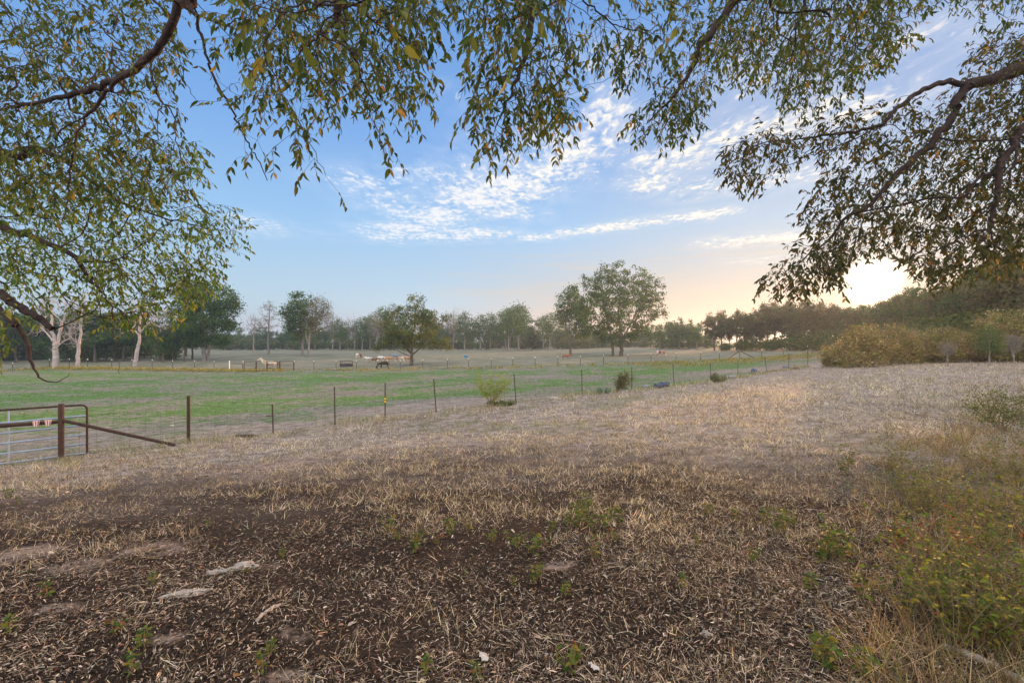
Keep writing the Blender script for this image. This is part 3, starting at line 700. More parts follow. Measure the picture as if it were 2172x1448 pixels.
def make_straw():
    Vs, Fsx, Cs = [], [], []; off = 0
    def push(V, fs, C):
        nonlocal off
        Vs.append(V); Fsx.extend([f+off for f in fs]); Cs.append(C); off += len(V)
    TAN = [(0.42, 0.33, 0.24), (0.24, 0.18, 0.13), (0.66, 0.55, 0.43), (0.07, 0.052, 0.04), (0.38, 0.33, 0.30)]
    # cut straw lying flat
    n = 230000; x, y = fan(n, 1.7, 15, 1.5)
    keep = rng.random(n) < np.clip(0.41+0.20*x/y+0.55*sn(x, y, 0.8, 6)+0.3*sn(x, y, .25, 3)+0.02*y, 0.07, 1)*(1-.5*bare_at(x, y)); x, y = x[keep], y[keep]; n = len(x)
    b, a, nr = lying(n, x, y, tilt=0.20, lift=0.028)
    L = rng.uniform(0.012, 0.042, n)*np.where(rng.random(n) < .10, 2.8, 1)*(1+.05*y)
    T = STR_V.copy(); T[2:4, 0] += 0.0
    push(*scatter(T, None, STR_F4, b, a, nr, L, rng.uniform(0.0012, 0.0026, n)*(1+y*0.10), pick(TAN, n, 0.25, [3, 3, 3.0, 7, 1.5])))
    # tufts of dry stubble standing up
    n = 27000; x, y = fan(n, 2.0, 40, 1.0, 1.5)
    s = y-fence_y(x)
    keep = (s < 0.6+0.8*sn(x, y, 1.5, 8)) & (rng.random(n) < np.clip(0.10+(np.hypot(x, y)-2.5)/10.0+0.35*x/y+0.4*sn(x, y, 1.3, 7)+.25*sn(x, y, .35, 2), 0.04, 1))
    x, y = x[keep], y[keep]; n = len(x); k = 13
    tr_ = 0.05+0.003*y
    X = np.repeat(x, k)+rng.normal(0, 1, n*k)*np.repeat(tr_, k); Y = np.repeat(y, k)+rng.normal(0, 1, n*k)*np.repeat(tr_, k)
    N = n*k; hgt = np.repeat(rng.uniform(0.03, 0.12, n)*(1+np.clip(y-5, 0, 12)*0.085)*(1+.45*sn(x, y, 1.9, 12)), k)*rng.uniform(.5, 1.2, N)
    a = np.stack([rng.normal(0, .75, N), rng.normal(0, .75, N), np.ones(N)*0.9], 1)
    nr = rng.standard_normal((N, 3))
    C = pick([(0.47, 0.39, 0.31), (0.28, 0.22, 0.17), (0.72, 0.63, 0.54), (0.11, 0.085, 0.07), (0.15, 0.19, 0.07)], N, 0.2, [4, 3, 2.5, 2, .5])
    C = C*(1+.28*sn(X, Y, 1.6, 13)+.18*sn(X, Y, .5, 14))[:, None]
    gr = ((sn(X, Y, 2.6, 9) > 0.45) & (Y < 22)) | ((Y-fence_y(X) > -3.2) & (sn(X, Y, 1.1, 4) > -.1)); C[gr] = C[gr]*0.5+np.array([0.09, 0.13, 0.05])*0.6
    push(*scatter(BL_V, BL_F3, BL_F4, np.stack([X, Y, H(X, Y)-0.004], 1), a, nr, hgt, np.clip(0.0016+0.00050*Y, 0, 0.011), C))
    # taller rank growth along the foot of the near fence
    n = 1500; x = rng.uniform(-11, 27, n); y = fence_y(x)+rng.normal(-.35, .55, n); keep = sn(x, y, 1.3, 15)+rng.normal(0, .4, n) > 0; x, y = x[keep], y[keep]; n = len(x); k = 12
    X = np.repeat(x, k)+rng.normal(0, .10, n*k); Y = np.repeat(y, k)+rng.normal(0, .10, n*k); N = n*k
    a = np.stack([rng.normal(0, .5, N), rng.normal(0, .5, N), np.ones(N)], 1)
    push(*scatter(BL_V, BL_F3, BL_F4, np.stack([X, Y, H(X, Y)], 1), a, rng.standard_normal((N, 3)), np.repeat(rng.uniform(.10, .34, n), k)*rng.uniform(.5, 1.1, N), 0.004+0.0003*Y, pick([(0.40, 0.33, 0.24), (0.22, 0.21, 0.12), (0.13, 0.17, 0.06), (0.56, 0.48, 0.38)], N, .2)))
    return np_mesh('dry_grass', np.concatenate(Vs), Fsx, np.concatenate(Cs))
tag(link('dry_grass', make_straw(), M_DRY), 'dry tan grass stubble and straw covering the near field', 'grass', kind='stuff')

def make_pasture():
    Vs, Fsx, Cs = [], [], []; off = 0
    n = 26000; x, y = fan(n, 8, 66, 0.6, 1.4)
    s = y-fence_y(x); dry, green, far = zones(x, y)
    keep = (s > -1.2) & (y < farf_y(x)-0.5) & (rng.random(n) < green*1.1); x, y = x[keep], y[keep]; n = len(x); k = 7
    X = np.repeat(x, k)+rng.normal(0, .14, n*k)*np.repeat(1+y*.03, k); Y = np.repeat(y, k)+rng.normal(0, .14, n*k)*np.repeat(1+y*.03, k); N = n*k
    a = np.stack([rng.normal(0, .6, N), rng.normal(0, .6, N), np.ones(N)*0.7], 1)
    V, fs, C = scatter(BL_V, BL_F3, BL_F4, np.stack([X, Y, H(X, Y)-0.004], 1), a, rng.standard_normal((N, 3)), rng.uniform(.03, .09, N), 0.003+0.0008*Y,
        pick([(0.08, 0.17, 0.04), (0.13, 0.24, 0.06), (0.18, 0.24, 0.08), (0.30, 0.25, 0.18)], N, .2, [4, 4, 2, 1.5]))
    return np_mesh('pasture_grass', V, fs, C)
tag(link('pasture_grass', make_pasture(), M_DRY), 'short green pasture grass beyond the near wire fence', 'grass', kind='stuff')

def make_yellow():
    n = 5200; x = rng.uniform(-85, 66, n); y = farf_y(x)+rng.uniform(-3.5, 0.5, n)
    pxs = x/y*F+1086
    dens = np.where(pxs < 600, 0.9, np.where(pxs < 1340, 0.22, 0.95))
    y = np.where((pxs > 1340) & (rng.random(n) < .6), y-rng.uniform(0, 12, n), y)
    keep = rng.random(n) < dens*np.clip(.7+.7*sn(x, y, 3, 2), .1, 1); x, y = x[keep], y[keep]; n = len(x); k = 12
    X = np.repeat(x, k)+rng.normal(0, .22, n*k); Y = np.repeat(y, k)+rng.normal(0, .22, n*k); N = n*k
    hh = np.repeat(rng.uniform(.15, .45, n), k)
    Z = H(X, Y)+hh*rng.uniform(0.15, 1, N)
    C = pick([(0.40, 0.30, 0.05), (0.20, 0.20, 0.06), (0.30, 0.24, 0.12), (0.12, 0.15, 0.05)], N, .2, [3, 3, 2, 2])
    V, fs, C = scatter(CARD_V, None, CARD_F4, np.stack([X, Y, Z], 1), rng.standard_normal((N, 3)), rng.standard_normal((N, 3)), rng.uniform(.08, .18, N), rng.uniform(.08, .16, N), C)
    return np_mesh('yellow_weeds', V, fs, C)
tag(link('yellow_weeds', make_yellow(), M_DRY), 'low yellow flowering weeds along the far fence', 'weeds', kind='stuff')

# ------------------------------------------------------------------ trees built out in the fields
def field_tree(name, pos, H_, crown, trunks, cols, w, nat=350, nleaf=22, lsize=0.22, clump=0.45, bark=None, seed=1, tipr=0.012, alpha=0.25, step=0.5, label=None, group=None, twigs=0, low=0.15, cat='tree', spread_dn=0.0):
    """crown: list of (x,y,z,rx,ry,rz) in metres from the base; trunks: list of (points, r0, r1)"""
    r = np.random.default_rng(seed)
    root = empty(name, pos, label, cat, group)
    S = Skel(); first = None
    for pts, r0, r1 in trunks: S.limb(pts, r0, r1, sub=5, wig=r0*0.12, r=r)
    vol = np.array([c[3]*c[4]*c[5] for c in crown])**0.75; vol /= vol.sum()
    A = []
    for c, v in zip(crown, vol):
        m = max(3, int(nat*v)); q = norm(r.standard_normal((m, 3)))*(r.random((m, 1))**0.38)
        q = q*(1+0.18*sn(q[:, :1]*3+seed, q[:, 1:2]*3+q[:, 2:]*2, 1, seed % 7))
        A.append(q*np.array(c[3:6])+np.array(c[:3]))
    A = np.concatenate(A)
    ends = S.grow(A, alpha, step, step*0.10, r=r)
    E = S.P[ends].copy()
    if twigs:
        for e in list(ends):
            for _ in range(twigs):
                d = S.P[e]-S.P[S.par[e]]; d = d/max(np.linalg.norm(d), 1e-6)+r.standard_normal(3)*0.6; d[2] += 0.3
                p = S.P[e]; L = step*r.uniform(.8, 2.0); j = e
                for t in (0.5, 1.0): j = S.node(p+d*L*t+r.standard_normal(3)*step*.08, j)
    S.radii(tipr, 2.35)
    k = 7 if H_ > 9 else 5
    link('trunk', S.wood('trunk', tipr*2.2, k), bark or M_BARKD, root)
    if nleaf:
        cnt = len(E)*nleaf
        dens = np.clip(r.normal(1, .35, len(E)), .25, 2); idx = r.choice(len(E), cnt, p=dens/dens.sum())
        o = r.standard_normal((cnt, 3))*clump*np.array([1, 1, .75])
        B = E[idx]+o; B[:, 2] = np.maximum(B[:, 2], low)
        tcl = pick(cols, len(E), .1, w, r)
        C = 0.55*tcl[idx]+0.45*pick(cols, cnt, .2, w, r)
        ls = r.uniform(.6, 1.3, cnt)*lsize
        V, fs, C = scatter(CARD_V, None, CARD_F4, B, r.standard_normal((cnt, 3)), r.standard_normal((cnt, 3)), ls, ls*r.uniform(.7, 1.1, cnt), C)
        link('crown', np_mesh('crown', V, fs, C), M_FAR, root)
    return root

GRN = [(0.046, 0.098, 0.028), (0.070, 0.130, 0.034), (0.030, 0.068, 0.028), (0.15, 0.17, 0.038)]
OLV = [(0.085, 0.095, 0.030), (0.060, 0.080, 0.030), (0.16, 0.13, 0.03), (0.045, 0.065, 0.028)]
BRN = [(0.15, 0.13, 0.10), (0.11, 0.12, 0.07), (0.19, 0.15, 0.11), (0.09, 0.12, 0.05)]

def S_(px, py, px0, py0, d): return ((px-px0)/F*d, (py0-py)/F*d)      # offset in metres across / up
def blobs(lst, px0, py0, d, dep=0.8):
    out = []
    for px, py, rx, ry in lst:
        x, z = S_(px, py, px0, py0, d); out.append((x, rng.uniform(-.15, .15)*rx/F*d, z, rx/F*d, rx/F*d*dep, ry/F*d))
    return out
def trk(lst, px0, py0, d, r0, r1, y=0.0):
    return ([(S_(px, py, px0, py0, d)[0], y, S_(px, py, px0, py0, d)[1]) for px, py in lst], r0, r1)

# big cottonwood, right of centre
d = 100.0
field_tree('cottonwood_tree', P3(1318, d, -.1), 21, blobs([(1320, 605, 78, 52), (1265, 615, 36, 40), (1375, 625, 40, 45), (1300, 650, 85, 38), (1385, 660, 36, 32), (1250, 655, 42, 36), (1320, 690, 70, 26), (1300, 715, 50, 18), (1260, 700, 30, 18), (1360, 700, 36, 20)], 1318, 755, d),
    [trk([(1317, 757), (1318, 735), (1316, 700), (1312, 660), (1318, 610)], 1318, 755, d, 0.50, 0.12), trk([(1301, 757), (1301, 735), (1296, 700), (1285, 660), (1278, 620)], 1318, 755, d, 0.36, 0.10, 0.8), trk([(1317, 740), (1322, 715), (1345, 670), (1370, 620)], 1318, 755, d, 0.28, 0.08, -.4)],
    GRN, [4, 3.5, 3, 1.2], nat=900, nleaf=27, lsize=0.34, clump=0.42, seed=5, tipr=0.014, step=0.7, label='largest round cottonwood in the field, with dark twin trunks')
field_tree('cottonwood_tree', P3(1240, 118, -.1), 16, blobs([(1207, 640, 26, 34), (1225, 665, 32, 30), (1195, 670, 18, 20), (1230, 700, 28, 20), (1212, 615, 14, 14)], 1240, 750, 118),
    [trk([(1210, 750), (1208, 725), (1200, 690), (1205, 640)], 1240, 750, 118, 0.35, 0.1), trk([(1208, 725), (1222, 690), (1232, 650)], 1240, 750, 118, 0.2, 0.08)],
    GRN, [3, 3, 3, 1.2], nat=330, nleaf=28, lsize=0.36, clump=0.5, seed=6, step=0.8, label='lower leaning cottonwood tucked against the left side of the largest one')
# oak by the cattle
d = 71.0
field_tree('oak_tree', P3(873, d, -.1), 11.6, blobs([(885, 640, 22, 20), (870, 665, 48, 24), (830, 665, 22, 20), (915, 675, 36, 18), (945, 670, 15, 10), (870, 695, 72, 26), (845, 720, 48, 20), (905, 720, 48, 18), (810, 735, 22, 8), (940, 733, 22, 7)], 873, 774, d),
    [trk([(874, 776), (873, 760), (874, 748), (873, 720), (878, 690), (882, 645)], 873, 774, d, 0.33, 0.08), trk([(874, 750), (858, 732), (845, 705), (835, 680)], 873, 774, d, 0.17, 0.06, .2), trk([(874, 750), (892, 735), (905, 715), (925, 690)], 873, 774, d, 0.15, 0.05, -.3), trk([(872, 752), (850, 742), (825, 735)], 873, 774, d, 0.10, 0.04, -1.2)],
    [(0.080, 0.115, 0.034), (0.13, 0.14, 0.035), (0.26, 0.19, 0.035), (0.055, 0.085, 0.032)], [4, 3, 1.6, 3], nat=560, nleaf=26, lsize=0.22, clump=0.30, seed=8, tipr=0.010, step=0.45, label='spreading oak with yellowing lower leaves, standing beside the cattle')
# left cottonwood
d = 88.0
field_tree('cottonwood_tree', P3(433, d, -.1), 16, blobs([(420, 625, 40, 36), (470, 640, 36, 34), (495, 650, 20, 26), (400, 655, 32, 30), (450, 680, 46, 24), (485, 690, 20, 16), (420, 720, 40, 16), (470, 722, 22, 12)], 433, 767, d),
    [trk([(433, 769), (433, 740), (432, 700), (430, 660), (432, 610)], 433, 767, d, 0.42, 0.1), trk([(438, 767), (441, 730), (452, 695), (475, 650)], 433, 767, d, 0.28, 0.08, .4), trk([(433, 730), (420, 700), (405, 660)], 433, 767, d, 0.18, 0.06)],
    GRN, [4, 3, 4, .8], nat=520, nleaf=38, lsize=0.31, clump=0.5, seed=9, bark=M_BARKG, step=0.6, label='tall green cottonwood at left with pale forked trunk beside the wood')
# pale dead-looking trees on the left
def bare(name, px, py, d, bl, tr, seed, lab, bark=M_BARKW, nat=170, tw=3, nleaf=0, cols=BRN, tipr=0.013, **k):
    return field_tree(name, P3(px, d, -.1), 12, blobs(bl, px, py, d), [trk(t[0], px, py, d, t[1], t[2], t[3] if len(t) > 3 else 0) for t in tr], cols, [3, 2, 2, 1], nat=nat, nleaf=nleaf, lsize=0.16, clump=.35,
                      bark=bark, seed=seed, tipr=tipr, step=0.35, twigs=tw, label=lab, alpha=.35, **k)
bare('pale_tree', 118, 780, 66, [(110, 640, 30, 25), (150, 640, 26, 26), (85, 660, 20, 18), (140, 690, 28, 22), (85, 700, 22, 14), (148, 725, 18, 14)],
     [([(118, 782), (118, 745), (117, 725), (112, 695), (107, 645)], 0.42, .10), ([(118, 728), (125, 690), (140, 655), (152, 625)], 0.22, .07, .3), ([(116, 725), (100, 705), (85, 690)], .14, .05), ([(120, 735), (138, 720), (150, 715)], .10, .03)], 31, 'stout bare whitish tree with many limbs, at left before the wood', nat=150)
bare('pale_tree', 168, 779, 66.5, [(172, 660, 20, 34), (165, 700, 18, 26)],
     [([(164, 781), (166, 745), (170, 710), (173, 670), (176, 620)], 0.28, .07)], 32, 'slender bare whitish trunk just right of the stout bare tree', nat=70)
bare('pale_tree', 285, 776, 73, [(320, 660, 34, 24), (290, 650, 24, 24), (335, 690, 24, 16), (270, 690, 20, 18)],
     [([(286, 778), (290, 750), (295, 720), (296, 695), (300, 650)], 0.34, .10), ([(296, 705), (315, 685), (335, 665)], .14, .05), ([(295, 710), (280, 690), (270, 670)], .10, .04)], 33, 'leaning bare whitish trunk fanning into fine twigs, before the wood', nat=130)
# sparse ones in the field
bare('sparse_tree', 570, 752, 112, [(570, 660, 20, 28), (578, 690, 16, 22), (556, 690, 14, 16)], [([(570, 754), (569, 725), (570, 690), (574, 645)], 0.27, .07)], 34, 'thin brownish tree with sparse leaves, second trunk right of the left cottonwood', bark=M_BARKG, nat=110, nleaf=10, tipr=.016)
bare('sparse_tree', 538, 740, 150, [(538, 680, 16, 22), (528, 690, 10, 12)], [([(538, 741), (538, 715), (540, 680)], 0.27, .07)], 35, 'smallest brownish sparse tree, farther off just right of the left cottonwood', bark=M_BARKG, nat=80, nleaf=8, tipr=.018)
d = 108.0
field_tree('cottonwood_tree', P3(643, d, -.1), 15, blobs([(638, 645, 26, 26), (610, 665, 16, 24), (640, 680, 28, 24), (620, 690, 18, 14), (632, 712, 16, 12)], 643, 756, d), [trk([(642, 757), (642, 720), (640, 680), (636, 640)], 643, 756, d, .30, .08), trk([(641, 715), (625, 690), (612, 665)], 643, 756, d, .12, .05)],
    GRN, [3, 4, 2, 2], nat=260, nleaf=34, lsize=.33, clump=.5, seed=41, bark=M_BARKG, step=.7, label='green cottonwood, left one of the close pair in the middle left field')
field_tree('cottonwood_tree', P3(656, d-1.5, -.1), 15, blobs([(678, 650, 20, 26), (668, 685, 22, 24), (688, 665, 10, 16)], 656, 756, d-1.5), [trk([(655, 757), (656, 720), (660, 690), (672, 655)], 656, 756, d, .28, .07), trk([(656, 735), (650, 715), (648, 700)], 656, 756, d, .12, .05)],
    [(0.13, 0.11, 0.06), (0.10, 0.12, 0.04), (0.18, 0.15, 0.10), (0.07, 0.09, 0.03)], [3, 3, 2, 2], nat=190, nleaf=16, lsize=.28, clump=.55, seed=42, bark=M_BARKG, step=.7, twigs=2, label='thinner browning cottonwood, right one of the close pair in the field')

# prototypes for the trees along the woods, each then copied with its own trunk, branches and crown
def proto(kind, seed):
    hh = 9.0
    if kind in ('oak', 'woak'):
        rr = np.random.default_rng(seed+5)
        cr = [(rr.normal(0, 1.5), rr.normal(0, 1.4), rr.uniform(2.6, 7.2), rr.uniform(.9, 1.9), rr.uniform(.9, 1.9), rr.uniform(.7, 1.3)) for _ in range(13)]+[(rr.normal(0, .8), rr.normal(0, .8), 7.6, .9, .9, .9), (0, 0, 4.5, 1.6, 1.6, 1.6)]
        cols = GRN if kind == 'oak' else [(0.080, 0.092, 0.040), (0.050, 0.066, 0.034), (0.13, 0.10, 0.05), (0.11, 0.14, 0.045)]
        return field_tree('oak_tree', (0, 0, 0), hh, cr, [([(0, 0, -.1), (.1, 0, 1.6), (0, 0, 3.2), (.2, 0, 6)], .22, .06)], cols, [3, 2, 3, 1], nat=150, nleaf=26, lsize=.30, clump=.30, seed=seed, step=.5, tipr=.018, low=.9, twigs=1)
    if kind == 'oak':
        cr = [(0, 0, 6.2, 3.4, 3.4, 2.4), (-1.6, .4, 4.6, 2.6, 2.4, 2.0), (1.8, -.4, 4.8, 2.4, 2.4, 2.2), (.3, 0, 3.4, 3.0, 2.8, 1.6), (-.5, .5, 7.4, 1.6, 1.6, 1.4)]
        return field_tree('oak_tree', (0, 0, 0), hh, cr, [([(0, 0, -.1), (.1, 0, 1.6), (0, 0, 3.2), (.2, 0, 6)], .22, .06)], GRN, [3, 2, 4, .6], nat=210, nleaf=20, lsize=.30, clump=.5, seed=seed, step=.6, tipr=.02, low=.9)
    if kind == 'tall':
        cr = [(0, 0, 7.0, 2.2, 2.2, 2.0), (.6, 0, 5.2, 2.5, 2.4, 1.9), (-.8, .3, 4.0, 2.0, 2.0, 1.4), (.1, 0, 8.4, 1.3, 1.3, 1.0)]
        return field_tree('cottonwood_tree', (0, 0, 0), hh, cr, [([(0, 0, -.1), (.1, 0, 2), (0, .1, 4), (.2, 0, 7.5)], .20, .05), ([(0, 0, 2.2), (.8, .2, 4), (1.2, .2, 6)], .1, .04)], GRN, [3, 4, 1.5, 1.5], nat=170, nleaf=15, lsize=.27, clump=.5, seed=seed, step=.6, tipr=.02, low=1.2, bark=M_BARKG)
    if kind == 'bare':
        cr = [(0, 0, 6.6, 2.0, 2.0, 2.0), (.7, 0, 4.6, 1.9, 1.9, 1.6), (-.8, .2, 5.0, 1.5, 1.5, 1.6)]
        return field_tree('bare_tree', (0, 0, 0), hh, cr, [([(0, 0, -.1), (.1, 0, 2), (-.1, .1, 4), (.1, 0, 7.5)], .17, .05), ([(0, 0, 1.8), (.6, .2, 4), (1.0, .2, 6)], .1, .04)], BRN, [3, 2, 2, 2], nat=110, nleaf=6, lsize=.20, clump=.5, seed=seed, step=.5, tipr=.022, low=1.2, bark=M_BARKG, twigs=3)
    if kind == 'cedar':
        cr = [(0, 0, 2.2, 1.6, 1.6, 1.5), (0, 0, 4.0, 1.25, 1.25, 1.4), (0, 0, 5.8, .75, .75, 1.3)]
        return field_tree('cedar_tree', (0, 0, 0), 7, cr, [([(0, 0, -.1), (0, 0, 3), (0, 0, 6.5)], .15, .03)], [(0.025, 0.045, 0.022), (0.035, 0.060, 0.028), (0.05, 0.07, 0.03), (0.03, 0.05, 0.02)], [1, 1, 1, 1], nat=150, nleaf=22, lsize=.24, clump=.3, seed=seed, step=.5, tipr=.015, low=.15)
    if kind == 'shrub':
        cr = [(0, 0, 1.6, 2.2, 2.0, 1.3), (1.2, 0, 1.3, 1.6, 1.5, 1.1), (-1.3, 0, 1.2, 1.5, 1.5, 1.0)]
        return field_tree('shrub', (0, 0, 0), 3, cr, [([(0, 0, -.1), (.2, 0, .6), (.3, 0, 1.6)], .07, .03), ([(0, 0, 0), (-.4, 0, .6), (-.8, 0, 1.5)], .06, .03)], [(0.07, 0.12, 0.03), (0.05, 0.085, 0.03), (0.14, 0.15, 0.04), (0.16, 0.12, 0.05)], [3, 3, 2, 1], nat=120, nleaf=20, lsize=.24, clump=.35, seed=seed, step=.35, tipr=.012, low=.02, cat='shrub')
PR = {k: [proto(k, 100+i*17+j) for j in range(c)] for i, (k, c) in enumerate((('oak', 4), ('woak', 4), ('tall', 3), ('bare', 3), ('cedar', 1), ('shrub', 2)))}
USED = set()
def plant(kind, px, d, hpx_top, label, group, zoff=0.0, wide=1.0, base=9.0, r=rng):
    """stands a copy at photo bearing px and distance d with its top at the given image height"""
    p = P3(px, d); top = EYE+(724-hpx_top)/F*d; hh = max(top-p[2], 0.8)
    b = {'oak': 8.6, 'woak': 8.6, 'tall': 9.2, 'bare': 8.8, 'cedar': 7.0, 'shrub': 2.9}[kind]
    s = hh/b; pr = PR[kind][r.integers(len(PR[kind]))]
    if pr.name in USED: o = copy_tree(pr)
    else: o = pr; USED.add(pr.name)
    o.location = (p[0], p[1], p[2]-.05*s); o.scale = (s*wide, s*wide, s); o.rotation_euler = (0, 0, r.uniform(0, 6.28))
    tag(o, label, 'shrub' if kind == 'shrub' else 'tree', group)
    return o
LBL = {'oak': 'dark rounded tree', 'tall': 'green upright tree', 'bare': 'grey nearly leafless tree', 'cedar': 'narrow dark evergreen tree', 'shrub': 'low bushy green shrub'}
r2 = np.random.default_rng(99)
# wood at the left, behind the pale trees
for i in range(34):
    px = -130+i*16.2+r2.uniform(-8, 8); d = r2.uniform(84, 112); top = r2.uniform(640, 672)+(10 if px > 330 else 0)
    plant('oak', px, d, top, 'dark tree of the left wood behind the whitish trees', 'trees of the left wood', wide=.9, r=r2)
for i in range(9):
    px = -60+i*52+r2.uniform(-15, 15); plant('shrub', px, r2.uniform(88, 104), r2.uniform(722, 738), 'dark bush at the foot of the left wood', 'bushes under the left wood', wide=1.3, r=r2)
for px, d, top in ((345, 84, 690), (392, 86, 672), (368, 90, 684)):
    plant('oak', px, d, top, 'small dark tree on thin trunk between leaning bare tree and left cottonwood', 'small trees between leaning bare tree and left cottonwood', wide=.8, r=r2)
# far tree line across the middle
row = [(470, 'shrub', 712), (505, 'oak', 702), (528, 'shrub', 712), (560, 'oak', 700), (585, 'shrub', 715), (610, 'oak', 700), (640, 'oak', 696), (668, 'tall', 690), (690, 'oak', 698), (705, 'bare', 662), (722, 'tall', 676), (735, 'oak', 700), (752, 'bare', 672), (768, 'tall', 672), (785, 'tall', 668), (795, 'oak', 684),
       (812, 'tall', 652), (830, 'oak', 690), (852, 'tall', 676), (905, 'tall', 672), (930, 'tall', 680), (948, 'oak', 694), (962, 'bare', 660), (985, 'tall', 662), (1003, 'oak', 690), (1018, 'tall', 668), (1040, 'tall', 664), (1058, 'oak', 692), (1072, 'tall', 654), (1090, 'oak', 690),
       (1100, 'tall', 646), (1122, 'oak', 684), (1140, 'cedar', 698), (1152, 'tall', 670), (1165, 'tall', 664), (1185, 'oak', 690), (1205, 'oak', 694), (1240, 'oak', 692), (1270, 'oak', 696), (1345, 'oak', 694), (1380, 'oak', 696), (1400, 'tall', 688), (1420, 'oak', 688), (1440, 'oak', 682), (1462, 'oak', 686), (1478, 'tall', 692)]
for px, k, top in row:
    d = {'oak': 215, 'tall': 180, 'bare': 185, 'cedar': 190, 'shrub': 235}[k]*r2.uniform(.92, 1.1)
    if px > 1390: d *= 0.75
    plant(k, px, d, top+(-10 if k == 'oak' else 0), LBL[k]+' in the far tree line across the middle', {'oak': 'dark trees', 'tall': 'green upright trees', 'bare': 'leafless trees', 'cedar': 'evergreens', 'shrub': 'shrubs'}[k]+' of the far tree line', r=r2)
for i in range(40):
    px = 432+i*27+r2.uniform(-9, 9); d = r2.uniform(236, 262)*(0.74 if px > 1390 else 1)
    plant('oak', px, d, r2.uniform(690, 706), 'distant tree in the rear rank of the far tree line', 'rear trees of the far tree line', wide=1.1, r=r2)
for i in range(44):
    px = 440+i*24.5+r2.uniform(-9, 9); d = r2.uniform(190, 232)*(0.8 if px > 1390 else 1)
    plant('shrub', px, d, r2.uniform(711, 724), 'bush along the foot of the far tree line', 'bushes of the far tree line', wide=1.5, r=r2)
# trunks seen singly in front of the tree line
for px, d, top, k, lab in ((1078, 150, 656, 'tall', 'slim green tree standing just before the far tree line, white trunk'), (1100, 160, 648, 'tall', 'green tree right beside the slim white-trunked one before the tree line'),
                           (798, 165, 668, 'bare', 'bare tree standing clear of the tree line, left of the oak'), (1128, 170, 690, 'cedar', 'dark evergreen standing clear of the tree line near the cottonwoods')):
    plant(k, px, d, top, lab, None, r=r2)
# wood on the right, growing nearer towards the right edge
for i in range(46):
    t = i/45; px = 1515+t*720; d = 128-88*min(1, t*1.15)+r2.uniform(-5, 5)
    top = float(np.interp(px, [1510, 1560, 1620, 1660, 1740, 1790, 1850, 1900, 1960, 2040, 2110, 2240], [670, 654, 632, 638, 644, 626, 634, 624, 610, 588, 556, 500]))+r2.choice([-6, 2, 8, 16, 26])+r2.uniform(-4, 4)
    plant('oak' if px > 1820 and i % 5 in (0, 2) else 'woak', px, d, top, 'rounded tree of the wood beneath the setting sun', 'trees of the right wood', wide=.85, r=r2)
for i in range(22):
    t = i/21; px = 1540+t*680; d = 120-88*min(1, t*1.15); plant('shrub', px, max(d, 36), float(np.interp(px, [1540, 1800, 2200], [724, 700, 650]))+r2.uniform(-6, 8), 'bush at the foot of the right wood', 'bushes under the right wood', wide=1.2, r=r2)

for px, d, top, lab in ((2098, 27.5, 692, 'small green tree with thin pale trunk before the thicket at right'), (2010, 28, 722, 'spindly pale-stemmed sapling before the middle of the thicket'), (2150, 29, 704, 'grey leafless sapling before the thicket by the right edge')):
    plant('tall' if px == 2098 else 'bare', px, d, top, lab, None, r=r2)
for k_ in PR:
    for o_ in PR[k_]:
        if o_.name not in USED:
            for c_ in list(o_.children): bpy.data.objects.remove(c_)
            bpy.data.objects.remove(o_)
# thicket of vine-tangled bushes at the right
def thicket(px, d, wpx, toppx, seed, lab, green=.3):
    p = P3(px, d, -.05); top = EYE+(724-toppx)/F*d-p[2]; w_ = wpx/F*d/2
    r = np.random.default_rng(seed)
    cr = [(0, 0, top*.42, w_*.8, w_*.8, top*.42), (-w_*.45, -.2, top*.35, w_*.6, w_*.6, top*.36), (w_*.5, .1, top*.38, w_*.55, w_*.6, top*.42), (r.uniform(-.4, .4)*w_, 0, top*.72, w_*.5, w_*.5, top*.28)]+[(r.uniform(-.8, .8)*w_, r.uniform(-.5, .5)*w_, r.uniform(.25, .85)*top, w_*.25, w_*.25, top*.2) for _ in range(10)]
    st = [([(r.uniform(-.5, .5)*w_, r.uniform(-.3, .3)*w_, -.05), (r.uniform(-.6, .6)*w_, 0, top*.3), (r.uniform(-.7, .7)*w_, 0, top*.65)], .035, .012) for _ in range(5)]
    cols = [(0.32, 0.21, 0.09), (0.14, 0.10, 0.045), (0.20, 0.25, 0.05), (0.55, 0.42, 0.24)]
    return field_tree('bush', p, 3, cr, st, cols, [3, 3, 1+6*green, 1.5], nat=400, nleaf=17, lsize=.125, clump=.17, seed=seed, step=.30, tipr=.0045, low=.02, label=lab, cat='bush', twigs=3, bark=M_STEM)
TH = [(1828, 31, 130, 690, .2, 'rounded brown vine-tangled bush nearest the fence end, leftmost of the thicket'), (1905, 33, 90, 688, .4, 'second bush of the thicket, counting from the fence end'),
      (1960, 34, 100, 698, .6, 'third bush of the thicket, counting from the fence end'), (2022, 33, 100, 700, .3, 'fourth bush of the thicket, with pale stems at its foot'),
      (2085, 33, 100, 676, .5, 'fifth bush of the thicket, taller, below the hanging limb'), (2150, 31, 110, 655, .7, 'tallest greenish bush of the thicket, at the right edge'), (2230, 30, 120, 650, .4, 'bush of the thicket cut by the right edge'),
      (1772, 36, 50, 735, .5, 'small low bush tucked against the left end of the thicket')]
for i, (px, d, w_, tp, g_, lab) in enumerate(TH): thicket(px, d, w_, tp, 300+i, lab, g_)

